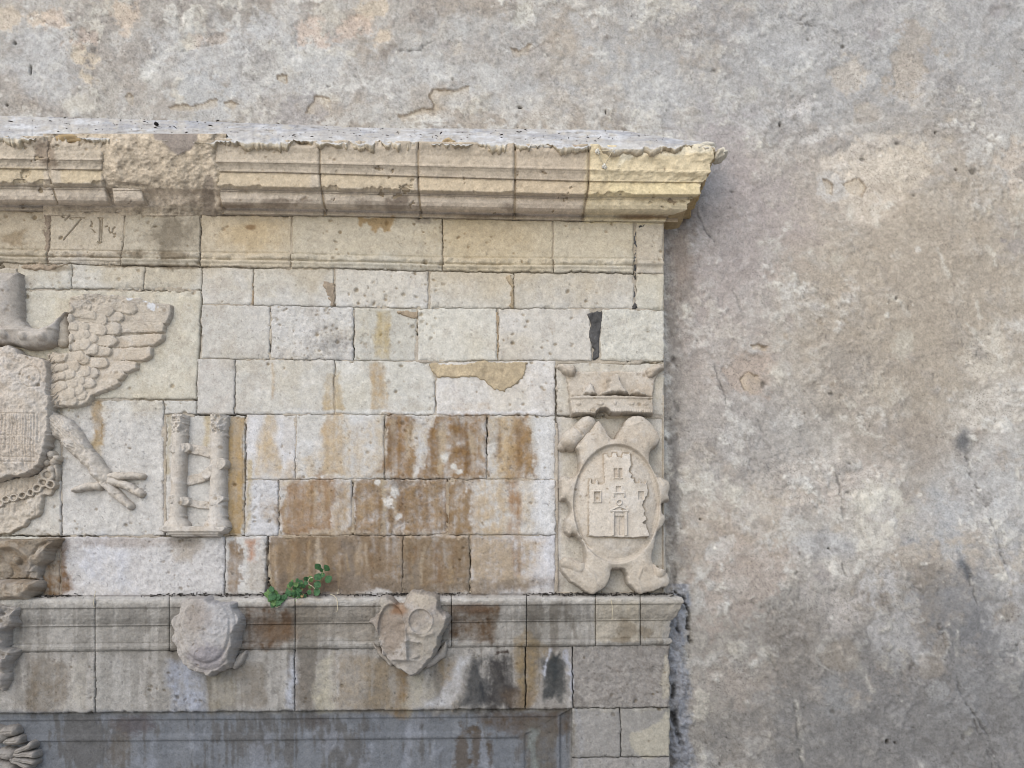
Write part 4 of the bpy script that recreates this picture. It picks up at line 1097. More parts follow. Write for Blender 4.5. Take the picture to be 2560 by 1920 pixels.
# ------------------------------------------------------------------ ledge (string course)
ledge = thing('stone_ledge', 'moulded stone ledge stained brown, running under the block facing and the shields', 'ledge', P(800.0, 1620.0, .1))
LP = [(-.01, 1632, 1617), (.000, 1630, 1615), (.012, 1628, 1613.5), (.019, 1624, 1609), (.021, 1618, 1604), (.016, 1612, 1599), (.008, 1609.5, 1597), (.010, 1608, 1595), (.012, 1590, 1575), (.013, 1568, 1553.5), (.023, 1566, 1551.5),
      (.024, 1562, 1549), (.032, 1556, 1544), (.042, 1548, 1536), (.049, 1538, 1527), (.053, 1529, 1518), (.055, 1523, 1512.5), (.062, 1521, 1511), (.064, 1518, 1508), (.066, 1508, 1501), (.064, 1500, 1495.5), (.058, 1497.5, 1493.5), (.04, 1494, 1490.5), (.02, 1490, 1486.5), (-.01, 1486, 1482)]
LP = np.array(LP)
def ledge_part(ua, ub, seed=0, corner=False, mul=(1, 1, 1), rough=1.0):
    seg = np.hypot(np.diff(LP[:, 0]) / S * .5, np.diff(LP[:, 1])); cum = np.concatenate([[0], np.cumsum(seg)]); cum /= cum[-1]
    tt = np.unique(np.concatenate([np.linspace(0, 1, 84), cum]))
    e0, v1, v2 = [np.interp(tt, cum, LP[:, c])[:, None] for c in range(3)]
    cols = max(6, int((ub - ua) / 2.4))
    s = np.linspace(0, 1, cols)[None, :]
    u = ua + (ub - ua) * s + 0 * e0
    v = v1 + (v2 - v1) * np.clip((u - 100) / 1350, -.3, 1.2)
    sx = u + 71 * seed
    top = sstep(.70, .84, tt)[:, None]
    wear = np.clip(1.2 * samp(N_SML, sx[:1], 700 + 0 * sx[:1]) + samp(N_RGH, sx[:1], 740 + 0 * sx[:1]), 0, 4)
    e = e0 + rough * (.0012 * samp(N_SML, sx, v) + .0009 * samp(N_RGH, sx, v) + .0014 * samp(N_MED, sx, v)) - top * np.clip(samp(N_SML, sx, v * 2) + .4, 0, 3) * .0022 * (e0 > .03)
    v = v + top * wear * .25
    d = s * (ub - ua) if corner else np.minimum(s, 1 - s) * (ub - ua)
    d = d + .7 * samp(N_SML, sx, v)
    e = e - .003 * (1 - sstep(0, 3.5, d))
    T = samp(SA, u, v) * np.asarray(mul)
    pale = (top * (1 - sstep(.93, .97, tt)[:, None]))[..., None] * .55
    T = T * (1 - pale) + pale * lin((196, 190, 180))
    soil = (sstep(.90, .96, tt)[:, None] * np.clip(.75 + .3 * samp(N_SML, sx, v), 0, 1))[..., None] * .8
    T = T * (1 - soil) + soil * lin((92, 82, 72))
    T = grit(T, sx, v, 1.1)
    p = P0 + e
    k = S * (D - p) / D
    Z = ZH + (VH - v) * k
    if corner:
        xs = (1668 - UC) * S * (D - P0) / D
        Xa = (ua - UC) * k[:, :1]
        Xe = xs + e0 * 1.0 + .003 * samp(N_SML, 1700 + 0 * v[:, :1], v[:, :1] * 2)
        X = Xa + (Xe - Xa) * s
        sr = np.linspace(0, 1, 14)[1:][None, :]
        X = np.hstack([X, Xe + 0 * sr]); Y = np.hstack([-p, -(p[:, -1:] * (1 - sr))]); Z = np.hstack([Z, Z[:, -1:] + 0 * sr])
        T = np.concatenate([T, np.repeat(T[:, -1:], 13, 1)], 1)
    else:
        X, Y = (u - UC) * k, -p
    X, Y, Z, T = pad(X), pad(Y), pad(Z), np.pad(T, ((1, 1), (1, 1), (0, 0)), mode='edge')
    Y[:, 0] = Y[:, 0] * .4
    if not corner:
        Y[:, -1] = Y[:, -1] * .4
    Y[0], Y[-1] = np.maximum(Y[0], -.03), np.maximum(Y[-1], -.03)
    return sheet('ledge_block', X, Y, Z, M_STONE, ledge, T, .3)
for i, (a, b) in enumerate([(-300, 237), (239, 423), (425, 737), (739, 1128), (1129.5, 1316), (1317.5, 1488), (1489.5, 1600)]):
    ledge_part(a, b, seed=i, rough=1.2)
ledge_part(1602, 1706, seed=9, corner=True, rough=1.3)

# ------------------------------------------------------------------ frieze and pier below the ledge
L_FT = L([(-300, 1633), (100, 1630), (1450, 1615), (1700, 1612)])
L_FB = L([(-300, 1786), (100, 1782), (700, 1778), (1450, 1771), (1700, 1770)])
lower = thing('lower_frieze', 'grey stained frieze and corner pier of large blocks below the ledge', 'stone wall', P(800.0, 2200.0, .1))
def lstone(TL, TR, BR, BL, **k):
    stone('stone', lower, TL, TR, BR, BL, **k)
for a, b in [(-300, 238), (239, 737), (738, 1313), (1314, 1431)]:
    lstone((a + .8, float(L_FT(a)) - 1), (b - .8, float(L_FT(b)) - 1), (b - .8, float(L_FB(b))), (a + .8, float(L_FB(a))), pit=.35, rough=1.7, edge=3, skirt=.08)
lstone((1432.5, 1615), (1674, 1612), (1675, 1769), (1432.5, 1770.5), pit=.5, rough=2.6, skirt=.115)
lstone((1430, 1772.5), (1550, 1772), (1551, 1893), (1430, 1894), pit=.5, rough=1.4, skirt=.1)
lstone((1552, 1772), (1675, 1771), (1676, 1892), (1553, 1893), pit=.6, rough=1.3, skirt=.115)
lstone((1430, 1896), (1676, 1894), (1678, 2020), (1430, 2022), pit=.4, rough=1.6, skirt=.115)
lstone((1430, 2024), (1678, 2022), (1680, 2215), (1430, 2215), pit=.4, rough=1.3, skirt=.115, step=4)

# recessed framed panel
panel = thing('framed_panel', 'bluish grey recessed stone panel with moulded frame at the bottom', 'stone panel', P(700.0, 2200.0, .05))
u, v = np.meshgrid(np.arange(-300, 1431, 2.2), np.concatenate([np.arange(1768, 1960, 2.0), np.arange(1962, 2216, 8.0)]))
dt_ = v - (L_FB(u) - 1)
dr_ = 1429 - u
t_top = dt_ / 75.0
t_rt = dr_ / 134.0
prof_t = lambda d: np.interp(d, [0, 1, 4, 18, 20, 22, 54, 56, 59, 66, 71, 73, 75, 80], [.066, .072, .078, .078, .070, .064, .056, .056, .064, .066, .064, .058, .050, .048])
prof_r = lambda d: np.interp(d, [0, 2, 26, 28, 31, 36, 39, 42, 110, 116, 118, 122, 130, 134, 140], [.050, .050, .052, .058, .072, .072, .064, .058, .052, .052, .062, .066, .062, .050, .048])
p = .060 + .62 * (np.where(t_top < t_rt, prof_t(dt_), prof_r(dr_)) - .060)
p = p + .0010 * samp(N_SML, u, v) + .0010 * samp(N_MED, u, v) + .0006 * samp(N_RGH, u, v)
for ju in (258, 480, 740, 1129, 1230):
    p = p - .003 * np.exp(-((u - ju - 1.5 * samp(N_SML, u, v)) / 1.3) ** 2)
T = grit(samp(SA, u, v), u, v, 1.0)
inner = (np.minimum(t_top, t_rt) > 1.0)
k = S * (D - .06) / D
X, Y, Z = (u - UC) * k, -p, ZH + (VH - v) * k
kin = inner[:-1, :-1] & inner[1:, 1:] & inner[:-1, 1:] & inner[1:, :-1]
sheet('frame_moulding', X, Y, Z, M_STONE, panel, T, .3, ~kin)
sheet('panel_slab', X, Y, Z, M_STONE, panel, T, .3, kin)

# ------------------------------------------------------------------ carved reliefs
def relief(name, parent, bbox, fn, p0, hmax, mul=(1, 1, 1), step=2.0, rough=1.0, pit=.5, A=None, label=None, mat=None, sink=.012, col_fn=None):
    """fn(u, v) -> height above the background in metres, negative outside the carving"""
    u, v = np.meshgrid(np.arange(bbox[0], bbox[2] + step, step), np.arange(bbox[1], bbox[3] + step, step))
    h = fn(u, v)
    ins = h > 0
    hh = np.where(ins, h, -sink)
    p = p0 + hh + np.where(ins, rough * (.0008 * samp(N_SML, u, v) + .0006 * samp(N_RGH, u, v) + .0004 * samp(N_FIN, u, v)), 0)
    km_ = sstep(.2, .9, samp(N_MED, u + 210, v + 140) + .5 * samp(N_SML, u, v))
    hp, mp_ = samp(PIT_S, u, v + 11) * km_, samp(PITM_S, u, v + 11) * km_
    if pit > .5:
        hp = np.maximum(hp, samp(PIT_D, u, v + 11) * (pit - .5) * 2)
        mp_ = np.maximum(mp_, samp(PITM_D, u, v + 11) * (pit - .5) * 2)
    p = np.where(ins, p - np.minimum(hp * min(1, pit * 1.6), .006), p)
    keep = ins[:-1, :-1] | ins[1:, :-1] | ins[1:, 1:] | ins[:-1, 1:]
    T = samp(SA if A is None else A, u, v) * np.asarray(mul)
    if col_fn is not None:
        T = col_fn(u, v, T)
    T = grit(dirt_shade(T, mp_, .5), u, v, .4 + .4 * rough)
    k = S * (D - p0 - hmax * .6) / D
    return sheet(name, (u - UC) * k, -p, ZH + (VH - v) * k, mat or M_RELIEF, parent, T, .4, keep, label=label)

def slab(d, h, r=4.0):
    """height of a flat slab with a rounded arris, d = signed distance in px"""
    return np.where(d < 0, h * (1 - (1 - np.clip(-d / r, 0, 1)) ** 2.2) + .0005, -1.0)
def domecap(d, r, h):
    x = np.clip(1 + d / r, 0, 1)
    return np.where(d < 0, h * np.sqrt(np.clip(1 - x * x, 0, 1)) + .0005, -1.0)
def wob(u, v, a=1.6):
    return u + a * samp(N_SML, u, v) + .6 * a * samp(N_RGH, u, v), v + a * samp(N_SML, u + 250, v) + .6 * a * samp(N_RGH, u + 120, v)

NEUT = new_map((206, 197, 184))
lay(NEUT, full, .5 * sstep(0, 1.5, N_MED), (196, 182, 164))
lay(NEUT, full, .4 * sstep(.2, 1.5, N_SML), (216, 211, 204))
lay(NEUT, full, .35 * sstep(.8, 1.9, N_RGH), (160, 150, 138))

# ---- castle cartouche with crown
CM = (.95, .92, .875)
cart = thing('castle_cartouche', 'carved scrolled cartouche with an oval castle emblem and a crown, near the right edge', 'coat of arms', P(1530.0, 1480.0, .1))
kc = .3858
frame_poly = smooth_poly(crop([(494, 568), (510, 560), (530, 515), (575, 450), (625, 423), (685, 420), (725, 455), (775, 512), (800, 560), (788, 605), (745, 640), (725, 680), (737, 735), (772, 792), (805, 815), (850, 842), (862, 880), (850, 930), (858, 962), (822, 970), (806, 992), (812, 1042), (832, 1082), (825, 1112), (800, 1150), (776, 1176), (770, 1222), (755, 1282), (750, 1345), (778, 1392), (850, 1425), (862, 1500), (800, 1535), (720, 1562), (670, 1575), (622, 1545), (580, 1490), (565, 1432), (550, 1412), (490, 1412), (484, 1452), (450, 1522), (375, 1573), (320, 1560), (255, 1520), (190, 1465), (155, 1410), (160, 1350), (205, 1330), (285, 1368), (308, 1335), (308, 1262), (288, 1222), (240, 1182), (215, 1195), (180, 1162), (178, 1120), (192, 1080), (210, 1040), (206, 990), (185, 966), (155, 960), (150, 900), (150, 832), (180, 797), (215, 820), (247, 800), (265, 760), (272, 690), (265, 650), (245, 630), (290, 560), (380, 455), (410, 450), (450, 510), (478, 560)], 1340, 880, kc), 3)
OV = (1537.5, 1262.0, 103.0, 141.0)
def oval_d(u, v):
    x, y = (u - OV[0]) / OV[2], (v - OV[1]) / OV[3]
    return np.hypot(x, y)
def f_frame(u, v):
    d = sd_poly(*wob(u, v, 1.0), frame_poly)
    h = slab(d, .074, 5)
    h = np.where(d < 0, h + .016 * sstep(1.7, 1.0, oval_d(u, v)) + .022 * (1 - (1 - np.clip(-d / 24, 0, 1)) ** 2) - .012, h)
    # foot scrolls curl outwards at the bottom, lobes at the top are dished
    for (cu, cv, r) in [(1420, 1408, 19), (1654, 1416, 18)]:
        q, rr, _ = cap(u, v, (cu - 6, cv - 6), (cu + (26 if cu < 1500 else -10), cv + (10 if cu < 1500 else 14)), r, r * .9)
        h = np.where((q < 0) & (d < 0), np.maximum(h, .066 + .034 * np.sqrt(np.clip(1 - (1 + q / rr) ** 2, 0, 1))), h)
    for ln in [[(1500, 1052), (1545, 1075), (1600, 1060), (1640, 1085)], [(1450, 1400), (1480, 1430), (1490, 1470)], [(1600, 1420), (1590, 1450), (1600, 1480)], [(1440, 1180), (1420, 1210)], [(1640, 1190), (1655, 1215)]]:
        h = np.where(d < 0, h + .004 * np.exp(-(sd_line(u, v, ln) / 3) ** 2), h)
    h = np.where(d < 0, h - .024 * sstep(1.05, 1.0, oval_d(u, v)), h)
    return h
relief('scroll_frame', cart, (1392, 1035, 1676, 1492), f_frame, P0 - .006, .05, CM, pit=.3, A=NEUT, step=1.8)
def f_scroll(u, v):
    d, r, t = cap(*wob(u, v, .8), crop([(335, 470)], 1340, 880, kc)[0], crop([(225, 575)], 1340, 880, kc)[0], 22, 25)
    h = domecap(d, 24, .062) + np.where(d < 0, .026, 0)
    dn = cap(u, v, crop([(252, 498)], 1340, 880, kc)[0], crop([(295, 545)], 1340, 880, kc)[0], 2.5, 2.5)[0]
    h = np.where(h > 0, h - .010 * (1 - sstep(-1, 2, dn)), h)
    d2 = np.hypot(u - 1408, v - 1114) - 13
    h = np.maximum(h, domecap(d2, 13, .04))
    return h
relief('scroll', cart, (1388, 1030, 1500, 1135), f_scroll, P0, .06, CM, pit=.4, A=NEUT, step=1.8)
def dome_h(u, v):
    r = oval_d(u, v)
    return .056 * np.sqrt(np.clip(1 - (r / 1.03) ** 2, 0, 1)) ** .95
kk = .1928
castle_poly = crop([(545, 200), (600, 190), (610, 235), (650, 235), (660, 185), (720, 180), (730, 235), (780, 235), (800, 180), (860, 180), (900, 175), (908, 200), (905, 280), (915, 340), (880, 430), (912, 470), (905, 515), (940, 520), (948, 578), (1000, 578), (1003, 525), (1030, 528), (1032, 580), (1082, 582), (1088, 530), (1110, 540), (1116, 640), (1122, 740), (1085, 765), (1060, 830), (1045, 860), (1090, 930), (1066, 965), (1110, 1040), (1058, 1090), (1100, 1120), (1135, 1230), (1150, 1272), (900, 1278), (700, 1270), (480, 1270), (340, 1250), (356, 1225), (352, 900), (356, 560), (368, 522), (392, 525), (396, 582), (436, 582), (440, 525), (474, 525), (480, 582), (522, 582), (560, 570), (548, 400)], 1400, 1100, kk)
CASTLE = castle_poly
oval = relief('oval_field', cart, (1430, 1116, 1646, 1408), lambda u, v: np.where(oval_d(u, v) < 1, .048 + dome_h(u, v) - .006 * sstep(.965, 1, oval_d(u, v)), -1), P0, .06, (.99, .965, .93), pit=.4, A=NEUT, step=1.5, sink=0, col_fn=lambda u, v, T: dirt_shade(T, np.exp(-(np.clip(sd_poly(u, v, CASTLE), -3, 99) / 2.6) ** 2) * np.clip(.8 + .3 * samp(N_SML, u, v), .2, 1), .5))  # shade line around the castle painted into the field colour
kk = .1928
R_ = lambda x0, y0, x1, y1: crop([(x0, y0), (x1, y0), (x1, y1), (x0, y1)], 1400, 1100, kk)
def rect_d(u, v, q):
    x0, y0, x1, y1 = q[0][0], q[0][1], q[2][0], q[2][1]
    return np.maximum(np.maximum(x0 - u, u - x1), np.maximum(y0 - v, v - y1))
def f_castle(u, v):
    d = sd_poly(u + .8 * samp(N_FIN, u, v), v + .8 * samp(N_RGH, u, v), castle_poly)
    low = sstep(1260, 1345, v)
    h = slab(d, 1, 2.2)
    face = .048 + dome_h(u, v) * (1 - .8 * low) + .056 * .8 * low * .9 + .015
    h = np.where(d < 0, face * np.clip(h, 0, 1), -1)
    cut = np.zeros(u.shape)
    for q in [(678, 392, 720, 512), (736, 392, 782, 512), (702, 622, 764, 694), (424, 694, 494, 814), (988, 686, 1058, 790), (682, 1000, 804, 1246)]:
        cut = np.maximum(cut, .011 * (1 - sstep(-1.0, .8, rect_d(u, v, R_(*q)))))
    rise = np.zeros(u.shape)
    for q in [(650, 955, 678, 1250), (808, 955, 845, 1250), (632, 930, 860, 950), (732, 392, 738, 512), (672, 515, 785, 524), (660, 706, 812, 718), (738, 1000, 746, 1246), (665, 718, 680, 760), (795, 718, 812, 760)]:
        rise = np.maximum(rise, .009 * (1 - sstep(-1.0, .9, rect_d(u, v, R_(*q)))))
    fr = np.abs(rect_d(u, v, R_(416, 684, 508, 824))) - 1.3
    rise = np.maximum(rise, .008 * (1 - sstep(-.8, .8, fr)))
    tri = np.abs(sd_poly(u, v, crop([(630, 930), (740, 880), (855, 930)], 1400, 1100, kk))) - 1.0
    rise = np.maximum(rise, .009 * (1 - sstep(-.8, .8, tri)))
    c = crop([(740, 828)], 1400, 1100, kk)[0]
    ring = np.abs(np.hypot(u - c[0], v - c[1]) - 6.2) - 1.4
    rise = np.maximum(rise, .009 * (1 - sstep(-.8, .8, ring)))
    return np.where(d < 0, h - cut + rise, h)
relief('castle_relief', cart, (1462, 1128, 1628, 1350), f_castle, P0, .07, (1.07, 1.05, 1.02), pit=.25, rough=.7, A=NEUT, step=1.1, sink=-.01)
# crown over the cartouche
def f_bowl(u, v):
    q = crop([(165, 95), (250, 120), (700, 120), (810, 95), (775, 190), (755, 300), (215, 300), (195, 180)], 1340, 880, kc)
    d = sd_poly(*wob(u, v, .8), q)
    h = slab(d, .016, 6)
    return np.where(d < 0, h + .014 * sstep(940, 990, v), h)
crown = relief('crown', cart, (1396, 908, 1662, 1002), f_bowl, P0 - .004, .02, CM, pit=.25, A=NEUT)
def f_horn(pts, r, h0):
    def f(u, v):
        d, rr, t = cap(*wob(u, v, 1.6), *pts, *r)
        return domecap(d, max(r), h0) + np.where(d < 0, .008, 0)
    return f
for pts, r, h0 in [([(1404, 917), (1426, 928)], (11, 15), .045), ([(1648, 918), (1628, 930)], (11, 14), .042)]:
    relief('crown_knob', crown, (pts[0][0] - 40, 898, pts[0][0] + 42, 958), f_horn(pts, r, h0), P0 - .004, .04, CM, pit=.3, A=NEUT)
def f_peak(poly, h0):
    pts = smooth_poly(poly, 3)
    def f(u, v):
        d = sd_poly(*wob(u, v, 1.8), pts)
        return np.where(d < 0, .016 + h0 * sstep(-1, 9, -d) ** .6, -1)
    return f
for poly, h0 in [([(1458, 992), (1462, 974), (1473, 953), (1482, 962), (1490, 980), (1502, 993)], .062), ([(1502, 994), (1514, 968), (1519, 945), (1532, 934), (1546, 944), (1548, 962), (1562, 978), (1568, 994)], .080), ([(1572, 993), (1582, 975), (1590, 968), (1602, 980), (1616, 994)], .056)]:
    relief('crown_point', crown, (min(q[0] for q in poly) - 6, 926, max(q[0] for q in poly) + 6, 998), f_peak(poly, h0), P0 - .004, .05, (1.0, .985, .96), pit=.3, A=NEUT)
def f_band(u, v):
    q = [(1421, 992), (1631, 992), (1633, 1037), (1524, 1038), (1521, 1029), (1512, 1024), (1500, 1024), (1492, 1031), (1489, 1038), (1427, 1038)]
    d = sd_poly(u + .8 * samp(N_RGH, u, v), v + .8 * samp(N_SML, u, v), q)
    x = (u - 1526) / 106.0
    h = slab(d, .058, 3) + np.where(d < 0, .020 * np.sqrt(np.clip(1 - x * x, 0, 1)), 0)
    h = np.where(d < 0, h + .006 * (1 - sstep(4, 6, np.abs(v - 995.5))) + .004 * (1 - sstep(3, 5, np.abs(v - 1032))) * (.6 + .4 * np.cos(u * 1.05)), h)
    for gu, w_ in ((1445, 7), (1498, 9), (1535, 4), (1575, 9), (1612, 7)):
        r = np.hypot((u - gu) / w_, (v - 1013) / 5.0)
        h = np.where(d < 0, h + .006 * (1 - sstep(.5, 1.1, r)), h)
    return h
relief('crown_band', crown, (1414, 986, 1640, 1042), f_band, P0 - .004, .06, CM, pit=.35, A=NEUT, step=1.5)

# ---- pair of columns with a ribbon
kb = .217
cols_t = thing('column_relief', 'carved pair of small columns wound with a ribbon on one plinth', 'stone relief', P(495.0, 1343.0, .1))
def cc(x, y):
    return (380 + x * kb, 1000 + y * kb)
def f_column(tx, bx, wt, wb):
    def f(u, v):
        y = (v - 1000) / kb
        t = np.clip((y - 165) / (1330 - 165), 0, 1)
        cu = 380 + (tx + (bx - tx) * t) * kb
        w = (wt + (wb - wt) * t) * kb / 2
        capm = 1 - sstep(370, 400, y)
        w = w * (1 + .10 * capm * sstep(400, 170, y)) + .6 * samp(N_SML, u, v)
        ring = np.exp(-((y - 405) / 14) ** 2) * 2.2 + np.exp(-((y - 1335) / 16) ** 2) * 3.5
        base = sstep(1350, 1460, y)
        w = w + ring + base * 13 + np.exp(-((y - 1400) / 30) ** 2) * 3
        x = (u - cu) / np.maximum(w, 1)
        ins = (np.abs(x) < 1) & (y > 165) & (y < 1470)
        h = .010 + .046 * np.sqrt(np.clip(1 - x * x, 0, 1)) + capm * (.006 * samp(N_RGH, u * 1.5, v * 1.5) + .005 * np.sin(x * 6) * sstep(200, 260, y)) + base * .008
        h = h + .004 * np.exp(-((y - 270) / 12) ** 2) * capm
        return np.where(ins, h, -1)
    return f
for a in [(318, 283, 170, 182), (768, 745, 186, 192)]:
    relief('column', cols_t, (380 + (a[1] - 190) * kb, 1034, 380 + (a[0] + 190) * kb, 1320), f_column(*a), P0 - .006, .05, (.99, .985, .985), pit=.12, A=NEUT, step=1.4)
def f_ribbon(lines_, hz):
    def f(u, v):
        out = np.full(u.shape, -1.0)
        for pts, w, h0, h1 in lines_:
            for i, (a, b) in enumerate(zip(pts[:-1], pts[1:])):
                d, r, t = cap(*wob(u, v, .5), cc(*a), cc(*b), w * kb, w * kb)
                n = len(pts) - 1
                hh = h0 + (h1 - h0) * (i + t) / n
                q = np.where(d < 0, hh * (1 - (1 - np.clip(-d / 2.5, 0, 1)) ** 3) + .0015 * samp(N_RGH, u * 1.3, v), -1)
                out = np.maximum(out, q)
        return out
    return f
relief('ribbon', cols_t, (416, 1100, 570, 1160), f_ribbon([([(270, 565), (340, 556), (395, 550)], 62, .058, .038), ([(420, 552), (540, 575), (665, 605)], 60, .018, .010)], 0), P0 - .006, .05, (.99, .985, .98), pit=.12, A=NEUT, step=1.5)
relief('ribbon', cols_t, (454, 1130, 574, 1220), f_ribbon([([(405, 925), (520, 895), (650, 850)], 60, .010, .018), ([(640, 855), (735, 790), (815, 735)], 66, .044, .058)], 0), P0 - .006, .05, (.99, .985, .98), pit=.12, A=NEUT, step=1.5)
relief('ribbon', cols_t, (412, 1225, 530, 1276), f_ribbon([([(255, 1150), (320, 1165), (385, 1165)], 60, .058, .040), ([(420, 1180), (520, 1205), (640, 1210)], 46, .018, .010)], 0), P0 - .006, .05, (.97, .965, .96), pit=.12, A=NEUT, step=1.5)
relief('ribbon', cols_t, (520, 1228, 572, 1276), f_ribbon([([(715, 1190), (770, 1170), (815, 1140)], 44, .056, .058)], 0), P0 - .006, .05, (.99, .985, .98), pit=.12, A=NEUT, step=1.5)
def f_plinth(u, v):
    q = [cc(105, 1470), cc(130, 1452), cc(870, 1452), cc(890, 1480), cc(850, 1525), cc(790, 1540), cc(770, 1585), cc(220, 1580), cc(190, 1530), cc(110, 1520)]
    d = sd_poly(*wob(u, v, .7), q)
    y = (v - 1000) / kb
    return np.where(d < 0, slab(d, .074 - .012 * sstep(1515, 1530, y) - .012 * sstep(1545, 1555, y), 3), -1)
relief('plinth', cols_t, (396, 1308, 580, 1350), f_plinth, P0 - .006, .07, (.98, .975, .97), pit=.12, A=NEUT, step=1.5)

# ---- eagle with shield
kw = .2411
eagle = thing('eagle_relief', 'carved eagle with spread feathered wing, worn shield and clawed leg at the left edge', 'stone relief', P(120.0, 1335.0, .1))
w4 = lambda x, y: (x * kw, 660 + y * kw)
wing_poly = smooth_poly([w4(*q) for q in [(720, 345), (820, 310), (960, 305), (1150, 310), (1330, 335), (1440, 350), (1540, 385), (1650, 405), (1790, 420), (1790, 570), (1710, 670), (1690, 790), (1600, 855), (1590, 930), (1555, 985), (1440, 1030), (1440, 1095), (1290, 1190), (1230, 1265), (1110, 1315), (970, 1390), (890, 1470), (780, 1500), (690, 1490), (560, 1480), (520, 1400), (530, 960), (640, 930), (730, 900), (720, 700), (735, 520)]], 3)
PRIM = [((900, 420), (1745, 470), 62), ((950, 540), (1740, 560), 58), ((1000, 660), (1660, 650), 55), ((1150, 810), (1640, 780), 62), ((1050, 950), (1545, 930), 72), ((930, 1060), (1405, 1080), 60), ((880, 1160), (1260, 1160), 52), ((820, 1270), (1190, 1245), 48), ((720, 1370), (1070, 1310), 46), ((640, 1440), (930, 1400), 44), ((600, 1470), (860, 1450), 34)]
def feather_row(tx0, tx1, y0, y1, n, w_, ln, off):
    out = []
    for k_ in range(n):
        t = (k_ + off) / n
        y, x = y0 + (y1 - y0) * t, tx0 + (tx1 - tx0) * t + random.uniform(-45, 45)
        out.append(((x - ln, y + 60 * (t * 2 - .9)), (x - w_, y + random.uniform(-12, 12)), w_ + random.uniform(-9, 7)))
    return out
ROWS = [(feather_row(1410, 900, 430, 1430, 9, 58, 380, .3), .0155), (feather_row(1200, 840, 420, 1450, 10, 54, 330, .65), .0200), (feather_row(1010, 800, 440, 1440, 10, 52, 280, .15), .0240), (feather_row(850, 720, 420, 1300, 9, 46, 220, .6), .0270)]
def f_wing(u, v):
    U_, V_ = wob(u, v, 1.2)
    d = sd_poly(U_, V_, wing_poly)
    h = np.full(u.shape, -1.0)
    base = .006
    for L_, (lst, off) in enumerate([(PRIM, .010)] + ROWS):
        for a, b, w_ in lst:
            q, r, t = cap(U_, V_, w4(*a), w4(*b), w_ * kw, w_ * kw)
            x = np.clip(1 + q / r, 0, 1)
            hf = off * 1.2 + .012 * t + .0055 * np.sqrt(np.clip(1 - x ** 4, 0, 1)) + .0012 * np.exp(-((q + r) / 3.0) ** 2) - .002 * np.exp(-((q + r) / 1.2) ** 2) + .0009 * np.sin((q + r) * 1.8)
            h = np.where((q < 0) & (hf > h), hf, h)
    h = np.where((d < 0) & (h < 0), base, h)
    ero = sstep(790, 735, v + .12 * u - 30 + 8 * samp(N_SML, u, v))
    h = np.where(d < 0, h * (1 - .5 * ero) + ero * (.016 + .003 * samp(N_SML, u * 1.2, v * 1.5) + .003 * samp(N_RGH, u, v)), h)
    h = np.where(d < 0, h * sstep(0, 1, np.clip(-d / 5.0, 0, 1)) ** .5 + .010 * sstep(760, 730, v) * sstep(0, 12, -d), -1)
    return np.where(d < 0, h + .001, -1)
def wing_col(u, v, T):
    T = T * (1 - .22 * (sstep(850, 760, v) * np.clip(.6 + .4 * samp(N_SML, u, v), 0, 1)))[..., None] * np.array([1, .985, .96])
    for gu, gv, ru, rv in ((384, 763, 16, 10), (335, 745, 18, 6), (365, 752, 14, 6), (275, 735, 12, 5)):
        m = .9 * (1 - sstep(.6, 1.1, np.hypot((u - gu) / ru, (v - gv) / rv) + .3 * samp(N_SML, u, v) + .2 * samp(N_FIN, u, v)))[..., None]
        T = T * (1 - m) + m * lin((226, 226, 226))
    return T
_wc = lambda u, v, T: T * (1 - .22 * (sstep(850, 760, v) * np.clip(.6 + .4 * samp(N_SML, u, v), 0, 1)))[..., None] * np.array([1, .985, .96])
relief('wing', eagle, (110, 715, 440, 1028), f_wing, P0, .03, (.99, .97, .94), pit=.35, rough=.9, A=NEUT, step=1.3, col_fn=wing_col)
# breast feathers beside the shield
def f_fringe(u, v):
    d = sd_poly(*wob(u, v, 1.2), [w4(*q) for q in [(500, 930), (600, 960), (662, 1100), (660, 1480), (560, 1490), (490, 1460)]])
    r = np.sin((v * .9 + (u - 125) * 1.1 + 3 * samp(N_SML, u, v)) * .42)
    return np.where(d < 0, .036 + .012 * r * np.clip(-d / 8, 0, 1) - .012 * sstep(145, 160, u), -1)
relief('breast_feathers', eagle, (114, 880, 164, 1024), f_fringe, P0, .05, (.93, .91, .88), pit=.4, A=NEUT, step=1.3)
def f_drop(u, v):
    d1, r1, _ = cap(*wob(u, v, .7), w4(640, 790), w4(650, 560), 18, 11)
    return domecap(d1, 18, .030) + np.where(d1 < 0, .006, 0)
relief('hanging_tassel', eagle, (132, 770, 178, 880), f_drop, P0, .04, (.88, .85, .8), pit=.5, A=NEUT, step=1.5)
# crown over the shield
crown_poly = smooth_poly([w4(*q) for q in [(-1100, 90), (-1100, 860), (0, 835), (150, 840), (320, 880), (520, 840), (580, 780), (610, 690), (660, 500), (648, 480), (560, 575), (430, 655), (330, 650), (240, 590), (206, 500), (200, 100), (120, 80)]], 3)
def f_ecrown(u, v):
    d = sd_poly(*wob(u, v, .9), crown_poly)
    x, y = u / kw, (v - 660) / kw
    h = .016 + .060 * np.sqrt(np.clip(1 - (1 - np.clip(-d / 42, 0, 1)) ** 2, 0, 1)) + .0015 * samp(N_MED, u, v)
    rim = sstep(640, 700, y + (x - 300) * .1)
    h = h + .016 * rim + .007 * np.exp(-((y - 700 + (x - 200) * .05) / 16) ** 2)
    for (px, py) in ((85, 750), (475, 775), (-150, 745), (280, 770)):
        h = h + .016 * np.sqrt(np.clip(1 - (np.hypot(x - px, y - py) / 44) ** 2, 0, 1))
    return np.where(d < 0, h * np.clip(-d / 3, 0, 1) ** .5 + .001, -1)
ecol = lambda u, v, T: T * np.array([.90, .90, .91]) * (1 - .12 * sstep(850, 780, v))[..., None]
